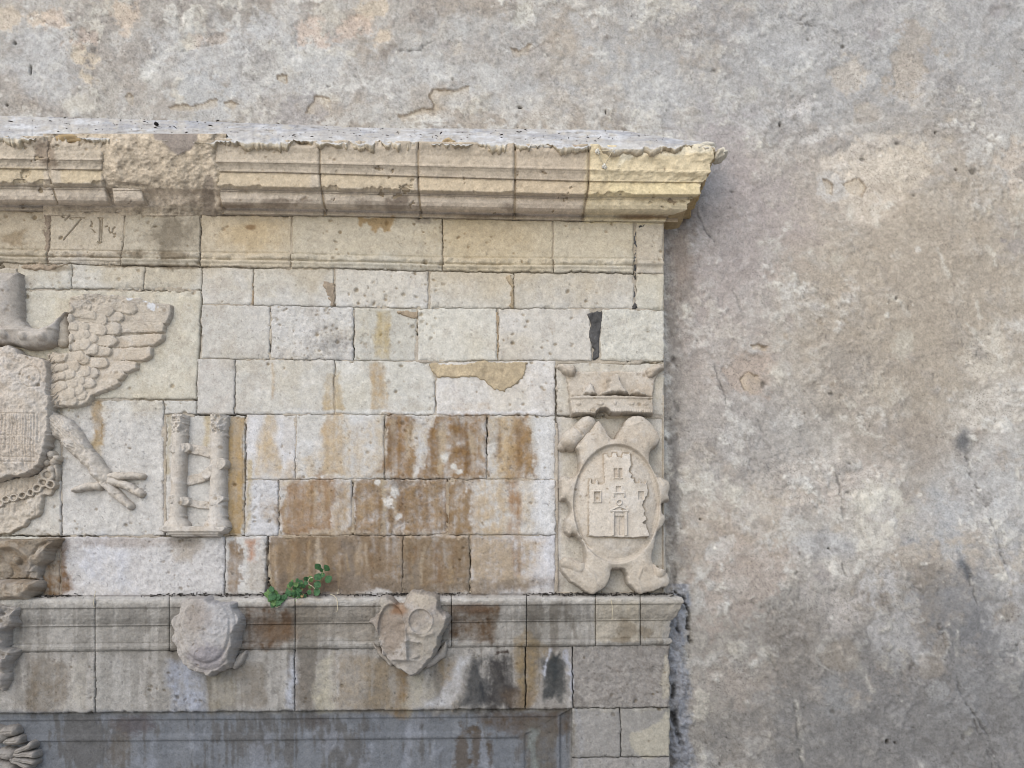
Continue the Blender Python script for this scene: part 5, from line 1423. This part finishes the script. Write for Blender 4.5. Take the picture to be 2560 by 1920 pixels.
relief('eagle_crown', eagle, (-260, 680, 166, 876), f_ecrown, P0, .08, (.96, .95, .94), pit=.5, A=NEUT, step=1.8, col_fn=ecol)
# worn shield
k5 = .2893
w5 = lambda x, y: (x * k5, 960 + y * k5)
esh = [(-260, 868), (40, 868), (60, 885), (104, 892), (122, 902), (128, 925), (126, 980), (123, 1060), (121, 1100), (117, 1132), (96, 1176), (60, 1191), (30, 1193), (-10, 1204), (-260, 1240)]
def f_eshield(u, v):
    d = sd_poly(*wob(u, v, 2.0), esh)
    h = .070 + .018 * np.clip(-d / 60, 0, 1) + .005 * samp(N_MED, u, v) + .0022 * samp(N_SML, u * 1.2, v) + .0012 * samp(N_RGH, u, v)
    x, y = u / k5, (v - 960) / k5
    g = np.zeros(u.shape)
    for lx in (20, 40, 62, 95, 130, 150, 168, 190, 222, 240, 262, 280, 300, 322, 350):
        g = np.maximum(g, (1 - sstep(1.0, 2.4, np.abs(x - lx) * k5)) * ((y > 265) & (y < 720 - (lx % 60) * 4)))
    for ly in (265, 455, 535, 640, 680):
        g = np.maximum(g, (1 - sstep(.8, 2.0, np.abs(y - ly) * k5)) * (x < 330))
    ctr = np.abs(np.hypot((u - 85) / 26, (v - 945) / 26) - 1) * 26
    g = np.maximum(g, 1 - sstep(1, 2.5, ctr))
    return np.where(d < 0, (h - .0045 * g) * np.clip(-d / 4, 0, 1) ** .4 + .001, -1)
relief('shield', eagle, (-260, 862, 134, 1246), f_eshield, P0, .09, (1.0, .98, .965), pit=.6, rough=1.3, A=NEUT, step=1.5)
# leg, claws
def f_leg(u, v):
    U_, V_ = wob(u, v, 1.3)
    h = np.full(u.shape, -1.0)
    segs = [((420, 330), (560, 400), 105, 105, .050), ((560, 400), (690, 560), 105, 92, .052), ((690, 560), (800, 690), 92, 72, .046), ((800, 690), (890, 810), 72, 66, .042)]
    for a, b, ra, rb, hh in segs:
        d, r, t = cap(U_, V_, w5(*a), w5(*b), ra * k5, rb * k5)
        x = np.clip(1 + d / r, 0, 1)
        h = np.where(d < 0, np.maximum(h, .006 + hh * np.sqrt(np.clip(1 - x * x, 0, 1)) + .0022 * samp(N_SML, u, v) + .002 * np.sin((u - v) * .55 + 2 * samp(N_SML, u, v)) * (v < 1130)), h)
    return h
leg = relief('leg', eagle, (112, 1010, 300, 1230), f_leg, P0, .05, (.95, .94, .93), pit=.55, rough=1.7, A=NEUT, step=1.6)
for a, m_, b, ra, rb in [((940, 800), (1060, 790), (1215, 795), 34, 30), ((930, 830), (1080, 870), (1210, 945), 42, 38), ((890, 850), (1000, 950), (1115, 1055), 44, 34), ((850, 880), (740, 885), (635, 915), 40, 20)]:
    def f_toe(u, v, a=a, m_=m_, b=b, ra=ra, rb=rb):
        U_, V_ = wob(u, v, 1.2)
        h = np.full(u.shape, -1.0)
        for p_, q_, r1, r2 in ((a, m_, ra, (ra + rb) / 2), (m_, b, (ra + rb) / 2, rb)):
            d, r, t = cap(U_, V_, w5(*p_), w5(*q_), r1 * k5, r2 * k5)
            x = np.clip(1 + d / r, 0, 1)
            h = np.where(d < 0, np.maximum(h, .006 + .032 * np.sqrt(np.clip(1 - x * x, 0, 1))), h)
        return h
    xs_, ys_ = [w5(*q)[0] for q in (a, m_, b)], [w5(*q)[1] for q in (a, m_, b)]
    relief('claw', leg, (min(xs_) - 18, min(ys_) - 18, max(xs_) + 18, max(ys_) + 18), f_toe, P0, .04, (.96, .94, .915), pit=.6, rough=1.7, A=NEUT, step=1.5)
# cloth and collar chain under the shield
cloth = smooth_poly([w5(*q) for q in [(-800, 870), (0, 840), (180, 800), (330, 780), (410, 640), (470, 590), (515, 760), (475, 840), (460, 925), (430, 965), (378, 968), (352, 1100), (320, 1150), (250, 1172), (228, 1218), (150, 1252), (70, 1290), (0, 1300), (-800, 1320)]], 3)
def f_cloth(u, v):
    d = sd_poly(*wob(u, v, 1.2), cloth)
    x, y = u / k5, (v - 960) / k5
    h = .024 + .004 * samp(N_SML, u, v)
    vl_ = np.abs(((x + .1 * (y - 800)) % 46) - 23) * k5
    h = h - .0035 * (1 - sstep(.8, 2.0, vl_)) * ((y < 975) | ((y > 1040) & (y < 1140))) * (x < 335)
    return np.where(d < 0, h * np.clip(-d / 3, 0, 1) ** .5 + .001, -1)
relief('mantle', eagle, (-240, 1120, 152, 1344), f_cloth, P0, .03, (.97, .94, .895), pit=.4, A=NEUT, step=1.7)
def f_chain(u, v):
    U_, V_ = wob(u, v, .6)
    h = np.full(u.shape, -1.0)
    for (px, py, r) in [(450, 610, 34), (470, 672, 33), (447, 735, 34), (412, 680, 30), (500, 640, 28)]:
        c = w5(px, py)
        d = np.hypot(U_ - c[0], V_ - c[1]) - r * k5
        h = np.maximum(h, domecap(d, r * k5, .026) + np.where(d < 0, .022, 0))
    for (px, py, ro, w_) in [(415, 785, 62, 26), (375, 850, 52, 22), (440, 870, 46, 18), (330, 905, 44, 18), (270, 940, 40, 16), (200, 965, 40, 16), (130, 985, 40, 16), (60, 1000, 40, 16), (0, 1030, 46, 18), (-60, 1060, 46, 18)]:
        c = w5(px, py)
        d = np.abs(np.hypot(U_ - c[0], (V_ - c[1]) * 1.1) - ro * k5 * .75) - w_ * k5 * .62
        h = np.maximum(h, domecap(d, w_ * k5 * .62, .012) + np.where(d < 0, .026, 0))
    return h
relief('collar_chain', eagle, (-30, 1118, 156, 1290), f_chain, P0, .04, (.95, .925, .885), pit=.3, A=NEUT, step=1.2)

# ---- shields that hang over the ledge
k8 = .3526
w8 = lambda x, y: (400 + x * k8, 1380 + y * k8)
LOWC = new_map((178, 171, 162))
lay(LOWC, full, .6 * sstep(0, 1.4, N_MED), (150, 138, 126))
lay(LOWC, full, .5 * sstep(.1, 1.4, N_SML), (186, 180, 174))
blob(LOWC, 555, 1545, 40, 70, (188, 187, 188), .6, rot=12, edge=.5)
blob(LOWC, 505, 1545, 30, 32, (150, 138, 126), .5, edge=.5)
blob(LOWC, 520, 1640, 40, 30, (150, 144, 150), .6, edge=.5)
blob(LOWC, 985, 1560, 36, 80, (146, 130, 114), .65, edge=.4)
blob(LOWC, 1000, 1522, 22, 14, (142, 104, 72), .7, edge=.5)
blob(LOWC, 1055, 1500, 40, 30, (196, 184, 166), .7, edge=.5)
blob(LOWC, 960, 1505, 22, 22, (190, 182, 168), .7, edge=.5)
blob(LOWC, 1080, 1590, 50, 50, (182, 174, 160), .6, edge=.5)
s1 = [(75, 485), (105, 442), (135, 430), (150, 352), (212, 318), (330, 308), (400, 340), (430, 350), (538, 350), (542, 392), (588, 462), (575, 540), (545, 600), (552, 655), (520, 740), (500, 805), (460, 832), (395, 860), (350, 895), (300, 882), (222, 852), (160, 792), (112, 690), (80, 600), (95, 550)]
sh1 = thing('worn_shield', 'worn pale carved shield, its face weathered smooth, overhanging the ledge left of the green plant', 'stone shield', P(530.0, 1700.0, .2))
pl1 = smooth_poly([w8(*q) for q in s1], 3)
def f_s1(u, v):
    d = sd_poly(*wob(u, v, 1.4), pl1)
    x, y = (u - 522) / 62.0, (v - 1570) / 88.0
    r = np.hypot(x, y)
    h = .104 + .026 * np.sqrt(np.clip(1 - (r * .85) ** 2, 0, 1)) + .006 * sstep(1.0, .92, r) + .0012 * samp(N_SML, u, v) + .0022 * samp(N_MED, u, v) - .007 * np.exp(-((r - .98) / .05) ** 2) * sstep(-.5, .3, y)
    h = h - .022 * sstep(1620, 1700, v) - .012 * np.exp(-(((u - 502) / 20) ** 2 + ((v - 1535) / 16) ** 2))
    return np.where(d < 0, h * np.clip(-d / 9, 0, 1) ** .45 + .001, -1)
relief('shield_face', sh1, (418, 1482, 616, 1702), f_s1, P0 + .01, .12, (.98, .97, .965), pit=.55, rough=1.5, A=LOWC, step=1.6, sink=.05)
def f_tail(pts):
    def f(u, v):
        h = np.full(u.shape, -1.0)
        for a, b, ra, rb, hh in pts:
            d, r, t = cap(*wob(u, v, 1.0), w8(*a), w8(*b), ra * k8, rb * k8)
            h = np.maximum(h, domecap(d, r, hh) + np.where(d < 0, .006, 0))
        return h
    return f
relief('ribbon', sh1, (560, 1600, 626, 1680), f_tail([((560, 770), (600, 715), 34, 20, .035), ((530, 800), (570, 760), 30, 30, .035)]), P0, .04, (.95, .94, .93), A=LOWC, step=1.6)
sh2 = thing('broken_shield', 'carved shield with broken top, brown hollow half and round medallion, right of the plants', 'stone shield', P(1020.0, 1692.0, .2))
s2 = [(1470, 485), (1540, 425), (1560, 325), (1592, 305), (1640, 312), (1690, 356), (1722, 352), (1760, 290), (1830, 264), (1885, 282), (1925, 285), (1970, 312), (1990, 392), (2005, 422), (2050, 442), (2060, 482), (2022, 562), (1988, 642), (1962, 722), (1905, 792), (1862, 840), (1772, 885), (1740, 862), (1640, 812), (1566, 722), (1540, 602), (1500, 532)]
pl2 = smooth_poly([w8(*q) for q in s2], 3)
def f_s2(u, v):
    d = sd_poly(*wob(u, v, 1.4), pl2)
    x, y = (u - 400) / k8, (v - 1380) / k8
    h = .108 + .016 * np.clip(-d / 40, 0, 1) + .0015 * samp(N_SML, u, v) + .002 * samp(N_MED, u, v)
    h = h - .022 * (1 - sstep(.9, 1.03, np.hypot((x - 1650) / 98, (y - 560) / 195)))
    r = np.hypot((x - 1856) / 84, (y - 485) / 88)
    h = h + .006 * np.exp(-((r - 1) / .08) ** 2) - .006 * (1 - sstep(.85, 1, r))
    h = h + .018 * np.exp(-(sd_line(x, y, [(1740, 545), (1760, 620), (1755, 740)]) / 18) ** 2) + .012 * np.exp(-(sd_line(x, y, [(1735, 620), (1830, 640)]) / 14) ** 2)
    h = h + .014 * np.exp(-(sd_line(x, y, [(1660, 750), (1760, 760), (1830, 735)]) / 14) ** 2) + .012 * np.exp(-(sd_line(x, y, [(1790, 560), (1870, 590), (1940, 570)]) / 18) ** 2)
    h = h - .012 * (1 - sstep(10, 26, sd_poly(x, y, [(1775, 640), (1850, 660), (1840, 740), (1785, 740)])))
    h = h + .016 * np.exp(-(np.hypot(x - 2035, y - 480) / 30) ** 2) - .022 * sstep(1600, 1692, v)
    return np.where(d < 0, h * np.clip(-d / 8, 0, 1) ** .45 + .001, -1)
relief('shield_face', sh2, (912, 1466, 1134, 1698), f_s2, P0 + .01, .12, (.98, .97, .955), pit=.35, rough=.9, A=LOWC, step=1.6, sink=.05)
relief('ribbon', sh2, (1050, 1590, 1140, 1690), f_tail([((1900, 790), (1990, 730), 34, 36, .035), ((1990, 730), (2030, 650), 36, 16, .035)]), P0, .04, (.95, .94, .93), A=LOWC, step=1.6)
relief('ribbon', sh2, (918, 1595, 990, 1680), f_tail([((1515, 650), (1560, 720), 12, 22, .03), ((1560, 720), (1640, 800), 22, 16, .03)]), P0, .04, (.9, .88, .85), A=LOWC, step=1.6)

# ---- capital at the left edge
kp = .1447
capt = thing('carved_capital', 'carved capital with curling volute and bulging collar at the left edge above the ledge', 'stone capital', P(30.0, 1508.0, .2))
w7 = lambda x, y: (x * kp, 1320 + y * kp)
CAPC = new_map((170, 158, 142))
lay(CAPC, full, .6 * sstep(-.1, 1.2, N_SML), (142, 122, 98))
lay(CAPC, full, .5 * sstep(.3, 1.4, N_MED), (190, 186, 182))
bell = smooth_poly([w7(*q) for q in [(-1500, 175), (300, 190), (700, 180), (1020, 165), (1000, 250), (870, 430), (850, 560), (700, 660), (640, 850), (560, 880), (-1500, 900)]], 3)
def f_bell(u, v):
    d = sd_poly(*wob(u, v, .9), bell)
    x, y = u / kp, (v - 1320) / kp
    h = .085 - .05 * sstep(250, 900, y) + .012 * sstep(330, 200, y)
    q = np.hypot((x - 250) / 380, (y - 620) / 340)                       # volute scroll
    h = h + .022 * np.exp(-((q - .88) / .16) ** 2) * (y < 760) * (x > -100)
    h = h + .030 * np.sqrt(np.clip(1 - (np.hypot(x - 350, y - 560) / 75) ** 2, 0, 1))
    q2 = cap(x, y, (700, 540), (930, 290), 110, 60)[0]
    h = h + .028 * np.sqrt(np.clip(-q2 / 110, 0, 1)) - .014 * np.exp(-(sd_line(x, y, [(640, 440), (720, 320), (1000, 230)]) / 26) ** 2)
    h = h + .02 * np.sqrt(np.clip(-(np.hypot((x - 90) / 1, (y - 740)) - 130) / 130, 0, 1)) - .010 * np.exp(-(sd_line(x, y, [(430, 880), (500, 760), (620, 640)]) / 20) ** 2)
    h = h * sstep(1150, 780, x) + .02 * sstep(800, 1000, x)
    return np.where(d < 0, h * np.clip(-d / 5, 0, 1) ** .5 + .001, -1)
relief('bell', capt, (-220, 1340, 150, 1452), f_bell, P0, .08, (.92, .9, .87), pit=.3, rough=1.6, A=CAPC, step=1.2, sink=.04)
coll = smooth_poly([w7(*q) for q in [(-1500, 870), (400, 880), (620, 860), (690, 980), (650, 1110), (530, 1200), (400, 1275), (-1500, 1300)]], 3)
def f_coll(u, v):
    d = sd_poly(*wob(u, v, 1.0), coll)
    y = (v - 1320) / kp
    t = np.clip((y - 1075) / 215, -1, 1)
    return np.where(d < 0, (.045 + .060 * np.sqrt(np.clip(1 - t * t, 0, 1)) + .003 * samp(N_SML, u, v)) * np.clip(-d / 14, 0, 1) ** .5 + .001, -1)
relief('collar', capt, (-220, 1440, 104, 1512), f_coll, P0, .1, (1.0, 1.0, 1.0), pit=.3, rough=2.0, A=CAPC, step=1.4, sink=.04)
k6 = .3736
w6 = lambda x, y: (x * k6, 1300 + y * k6)
pil = thing('broken_pilaster', 'broken stepped pilaster fragment under the capital at the left edge', 'stone fragment', P(10.0, 1740.0, .2))
pp = [w6(*q) for q in [(-600, 555), (148, 558), (155, 600), (122, 660), (132, 702), (52, 742), (42, 850), (104, 872), (62, 950), (40, 1000), (48, 1060), (22, 1130), (-5, 1150), (-600, 1160)]]
def f_pil(u, v):
    d = sd_poly(*wob(u, v, 1.6), pp)
    h = .090 - .03 * sstep(1560, 1740, v) + .008 * samp(N_SML, u, v) + .006 * samp(N_MED, u, v) + .008 * np.sin(v * .16 + samp(N_SML, u, v))
    return np.where(d < 0, h * np.clip(-d / 9, 0, 1) ** .5 + .001, -1)
relief('pilaster_block', pil, (-224, 1502, 64, 1738), f_pil, P0, .09, (.92, .91, .9), pit=.3, rough=2.4, A=LOWC, step=1.7, sink=.05)
ros = thing('leaf_boss', 'carved boss of curled stone leaves in the bottom left corner', 'stone relief', P(20.0, 1930.0, .1))
def f_leafrow(a, b, r, hh):
    def f(u, v):
        d, rr, t = cap(*wob(u, v, 1.2), w6(*a), w6(*b), r * k6 * .7, r * k6)
        x = np.clip(1 + d / rr, 0, 1)
        return np.where(d < 0, .02 + hh * np.sqrt(np.clip(1 - x ** 2, 0, 1)) - .008 * np.exp(-((d + rr) / 1.2) ** 2), -1)
    return f
for a, b, r in [((20, 1420), (90, 1410), 40), ((130, 1540), (222, 1500), 26), ((120, 1560), (240, 1560), 26), ((120, 1590), (235, 1612), 24), ((100, 1600), (200, 1650), 24), ((60, 1480), (130, 1470), 30), ((10, 1560), (80, 1560), 44), ((-80, 1400), (0, 1440), 60), ((-60, 1620), (60, 1660), 50)]:
    xs_, ys_ = [w6(*a)[0], w6(*b)[0]], [w6(*a)[1], w6(*b)[1]]
    relief('stone_leaf', ros, (min(xs_) - 24, min(ys_) - 24, max(xs_) + 24, max(ys_) + 24), f_leafrow(a, b, r, .045), .055, .05, (.72, .71, .7), pit=.3, rough=1.8, A=LOWC, step=1.5)

# ------------------------------------------------------------------ crack gauge on the corner block
gauge = thing('crack_gauge', 'small triangle of thin rods pinned with white filler on the yellow corner block', 'crack gauge', cx(1511, 416, .30))
NAILS = [(1493, 378, .306), (1532, 376, .306), (1510, 415, .292)]
for i, (a, b_, p_) in enumerate(NAILS):
    lump('filler_dab', gauge, cx(a, b_, p_), (.010, .009, .010), (228, 222, 208), 1.7 * i + 1, n=10, amp=.45)
    lump('filler_dab', gauge, cx(a + 3, b_ + 4, p_), (.006, .007, .007), (224, 218, 204), 2.1 * i, n=8, amp=.45)
def tube(name, parent, pts, r, mat, n=6, taper=1.0, label=None):
    pts = np.array(pts, float)
    V, F = [], []
    for i, c in enumerate(pts):
        t = pts[min(i + 1, len(pts) - 1)] - pts[max(i - 1, 0)]
        t /= np.linalg.norm(t) + 1e-9
        a = np.cross(t, [0, 1, .3]); a /= np.linalg.norm(a) + 1e-9
        b = np.cross(t, a)
        rr = r * (1 + (taper - 1) * i / max(1, len(pts) - 1))
        for k_ in range(n):
            an = 2 * math.pi * k_ / n
            V.append(c + rr * (math.cos(an) * a + math.sin(an) * b))
    for i in range(len(pts) - 1):
        for k_ in range(n):
            F.append((i * n + k_, i * n + (k_ + 1) % n, (i + 1) * n + (k_ + 1) % n, (i + 1) * n + k_))
    return mk(name, V, F, mat, parent, label=label)
for i, j in ((0, 1), (1, 2), (2, 0)):
    tube('rod', gauge, [cx(NAILS[i][0], NAILS[i][1], NAILS[i][2] + .004), cx(NAILS[j][0], NAILS[j][1], NAILS[j][2] + .004)], .0022, M_ROD)

# ------------------------------------------------------------------ plants on the ledge
kl = .0995
wl = lambda x, y: (640 + x * kl, 1380 + y * kl)
def leaf(parent, x, y, size, ang, p, mat, tilt=.3):
    c = cx(*wl(x, y), p)
    n = 5
    V, F = [], []
    for i in range(n + 1):
        t = i / n
        w = size * .46 * math.sin(math.pi * min(1, t * .93 + .05)) ** .8
        ax = (t - .35) * size
        bend = -.25 * size * t * t
        for sgn in (-1, 0, 1):
            lx, ly, lz = sgn * w, bend - abs(sgn) * (-.14 * size) * .8, ax
            V.append((lx, ly, lz))
    for i in range(n):
        for s_ in range(2):
            a = i * 3 + s_
            F.append((a, a + 1, a + 4, a + 3))
    V = np.array(V)
    ca, sa = math.cos(tilt), math.sin(tilt)
    V = np.stack([V[:, 0], V[:, 1] * ca - V[:, 2] * sa, V[:, 1] * sa + V[:, 2] * ca], 1)
    ca, sa = math.cos(ang), math.sin(ang)
    V = np.stack([V[:, 0] * ca + V[:, 2] * sa, V[:, 1], -V[:, 0] * sa + V[:, 2] * ca], 1)
    return mk('leaf', V + c, F, mat, parent)
PX = (.0995 * S)
pl_r = thing('weed_plant', 'upright weed with five rounded dark green leaves, tallest of the plants on the ledge', 'plant', cx(*wl(1500, 1080), .14), 'weeds on the ledge')
for x, y, s_, a in [(1570, 390, 150, -.6), (1760, 420, 165, .7), (1565, 600, 170, 3.6), (1665, 560, 120, 3.0), (1800, 660, 185, 2.4), (1545, 800, 170, 3.4), (1640, 470, 110, .2)]:
    leaf(pl_r, x, y, s_ * PX * 1.2, a, .155 + random.uniform(-.006, .012), M_LEAF, random.uniform(-.2, .5))
tube('stem', pl_r, [cx(*wl(*q), p_) for q, p_ in [((1480, 1080), .125), ((1560, 900), .14), ((1660, 640), .15), ((1690, 480), .15)]], .0018, M_STEM)
tube('stem', pl_r, [cx(*wl(*q), .15) for q in [(1700, 480), (1640, 330), (1580, 270), (1640, 240)]], .0011, M_STRAW)
pl_m = thing('weed_plant', 'low bushy weed of small green leaves rooted in the joint, middle of the three plants', 'plant', cx(*wl(1000, 1180), .14), 'weeds on the ledge')
for i in range(52):
    x, y = random.gauss(1050, 120), random.gauss(980, 150)
    if y > 1230: y = 1150
    leaf(pl_m, x, y, random.uniform(50, 125) * PX * 1.15, random.uniform(0, 6.28), .13 + random.uniform(-.005, .05), random.choice([M_LEAF, M_LEAF, M_LEAF, M_LEAF2, M_LEAF2, M_DRY]), random.uniform(-.6, .8))
for x, y, s_, a in [(790, 1030, 130, 2.0), (740, 1120, 120, 4.2), (1510, 990, 170, 2.4), (1350, 690, 150, 1.2), (1270, 690, 120, -.5), (1180, 870, 120, .3), (1320, 1010, 120, 1.7), (1190, 1110, 130, 2.4), (1060, 1190, 150, 3.1), (1010, 840, 110, -.3), (1040, 730, 90, 0)]:
    leaf(pl_m, x, y, s_ * PX * 1.2, a, .15 + random.uniform(-.01, .03), M_LEAF2 if s_ in (150, 110) else M_LEAF, random.uniform(-.3, .6))
tube('stem', pl_m, [cx(*wl(*q), .17) for q in [(1480, 920), (1400, 850), (1320, 810), (1300, 740), (1340, 660), (1440, 630)]], .0015, M_STRAW)
for q in [[(1000, 1200), (980, 1000), (1000, 800)], [(1020, 1180), (1150, 950), (1270, 760)], [(980, 1180), (860, 1080), (790, 1030)], [(1050, 1180), (1250, 1080), (1450, 1020)]]:
    tube('stem', pl_m, [cx(*wl(*r_), .135) for r_ in q], .0013, M_STEM)
pl_l = thing('weed_plant', 'bright green leafy weed drooping over the ledge edge, lowest and leftmost of the plants', 'plant', cx(*wl(450, 1150), .15), 'weeds on the ledge')
for x, y, s_, a in [(390, 960, 130, -.2), (330, 1070, 170, 4.9), (420, 1090, 180, 3.6), (480, 1040, 150, .8), (520, 1120, 150, 1.9), (460, 1200, 190, 3.2), (610, 1160, 150, 2.0), (560, 1240, 150, 2.6), (400, 1180, 150, 4.1), (640, 1210, 120, 2.9), (430, 1300, 130, 3.5), (520, 1310, 110, 2.8), (360, 1000, 130, 5.4)]:
    leaf(pl_l, x, y, s_ * PX * 1.2, a, .17 + random.uniform(-.01, .02), random.choice([M_LEAF, M_LEAF, M_LEAF2]), random.uniform(-.4, .7))
for q in [[(470, 1120), (400, 1050), (390, 960)], [(470, 1120), (560, 1180), (640, 1210)], [(470, 1120), (450, 1230), (430, 1330)]]:
    tube('stem', pl_l, [cx(*wl(*r_), .165) for r_ in q], .0013, M_STEM)

# dry straws
STR = [([(1870, 1060), (1960, 1090), (2020, 1160), (2050, 1260), (2055, 1400), (2030, 1510)], 'long pale dry straw hanging over the ledge right of the plants'),
       ([(2065, 930), (2060, 1000), (2055, 1060)], 'short upright straw stub behind the long hanging straw'),
       ([(480, 1380), (540, 1390), (620, 1350), (640, 1280)], 'hooked dry straw under the leftmost plant')]
for q, lab in STR:
    tag(tube('dry_straw', None, [cx(*wl(*r_), .172) for r_ in q], .0016, M_STRAW, n=5), lab, 'straw', 'dry straws on the ledge')
for pts, lab in [([(1528, 1498), (1531, 1520), (1530, 1550)], 'thin vertical white straw stuck on the ledge below the castle cartouche'), ([(239, 1478), (236, 1490), (234, 1505), (236, 1520)], 'thin curled straw on the ledge edge right of the capital')]:
    tag(tube('dry_straw', None, [cx(a, b_, .172) for a, b_ in pts], .0014, M_STRAW, n=5), lab, 'straw', 'dry straws on the ledge')
# dark litter in the angle of the ledge
V, F = [], []
def chipq(c, s_):
    i = len(V)
    a, b = random.uniform(0, 6.28), random.uniform(.25, .6)
    r1 = np.array([math.cos(a), random.uniform(-.5, .5), math.sin(a) * .5]); r2 = np.array([-math.sin(a) * .4, random.uniform(-.4, .4), b])
    for x, y in ((-1, -1), (1, -1), (1, 1), (-1, 1)):
        V.append(c + s_ * (x * r1 + y * r2 * .4))
    V.append(c + s_ * .5 * np.array([0, -1, .4]))
    F.extend([(i, i + 1, i + 4), (i + 1, i + 2, i + 4), (i + 2, i + 3, i + 4), (i + 3, i, i + 4)])
for i in range(1500):
    uq = random.uniform(60, 1690)
    dens = .45 + .5 * math.sin(uq * .013 + 1.1) + (.5 if uq > 1330 or 640 < uq < 820 or uq < 200 else 0)
    if random.random() > dens:
        continue
    chipq(cx(uq, 1487.5 + random.gauss(0, 2.2) + (3 if uq < 400 else -1.5 if uq > 1000 else 0), .112 + random.uniform(0, .038)), random.uniform(.003, .011))
o = mk('ledge_litter', V, F, M_DEBRIS, None, smooth=False)
tag(o, 'dark crumbs and twigs lying along the back of the ledge', 'litter', kind='stuff')
V, F = [], []
for i in range(300):
    uq = random.uniform(-60, 1660)
    w_ = random.random()
    vr_ = np.interp(uq, [0, 400, 700, 900, 1550, 1700], [286, 296, 308, 316, 323, 347]); vf_ = np.interp(uq, [0, 700, 1460, 1800], [341, 352, 363, 364])
    chipq(cx(uq, vr_ + (vf_ - vr_) * (1 - w_) * .8 - 1.5, .28 * (1 - w_) + .012), random.uniform(.0015, .0055) * random.choice([1, 1, 1, 1.8]))
o = mk('cornice_litter', V, F, M_DEBRIS, None, smooth=False)
tag(o, 'black crumbs of moss scattered over the pale cornice top', 'litter', kind='stuff')
o = lump('round_stone', None, cx(391, 310, .135), (.0105, .0105, .008), (42, 38, 36), 2.0, n=12, amp=.12)
tag(o, 'small round black pebble lying on the pale cornice top', 'pebble')

# ------------------------------------------------------------------ street
g = mk('ground', [(-60, -60, 0), (60, -60, 0), (60, 60, 0), (-60, 60, 0)], [(0, 1, 2, 3)], M_GROUND, None, smooth=False)
tag(g, kind='structure')
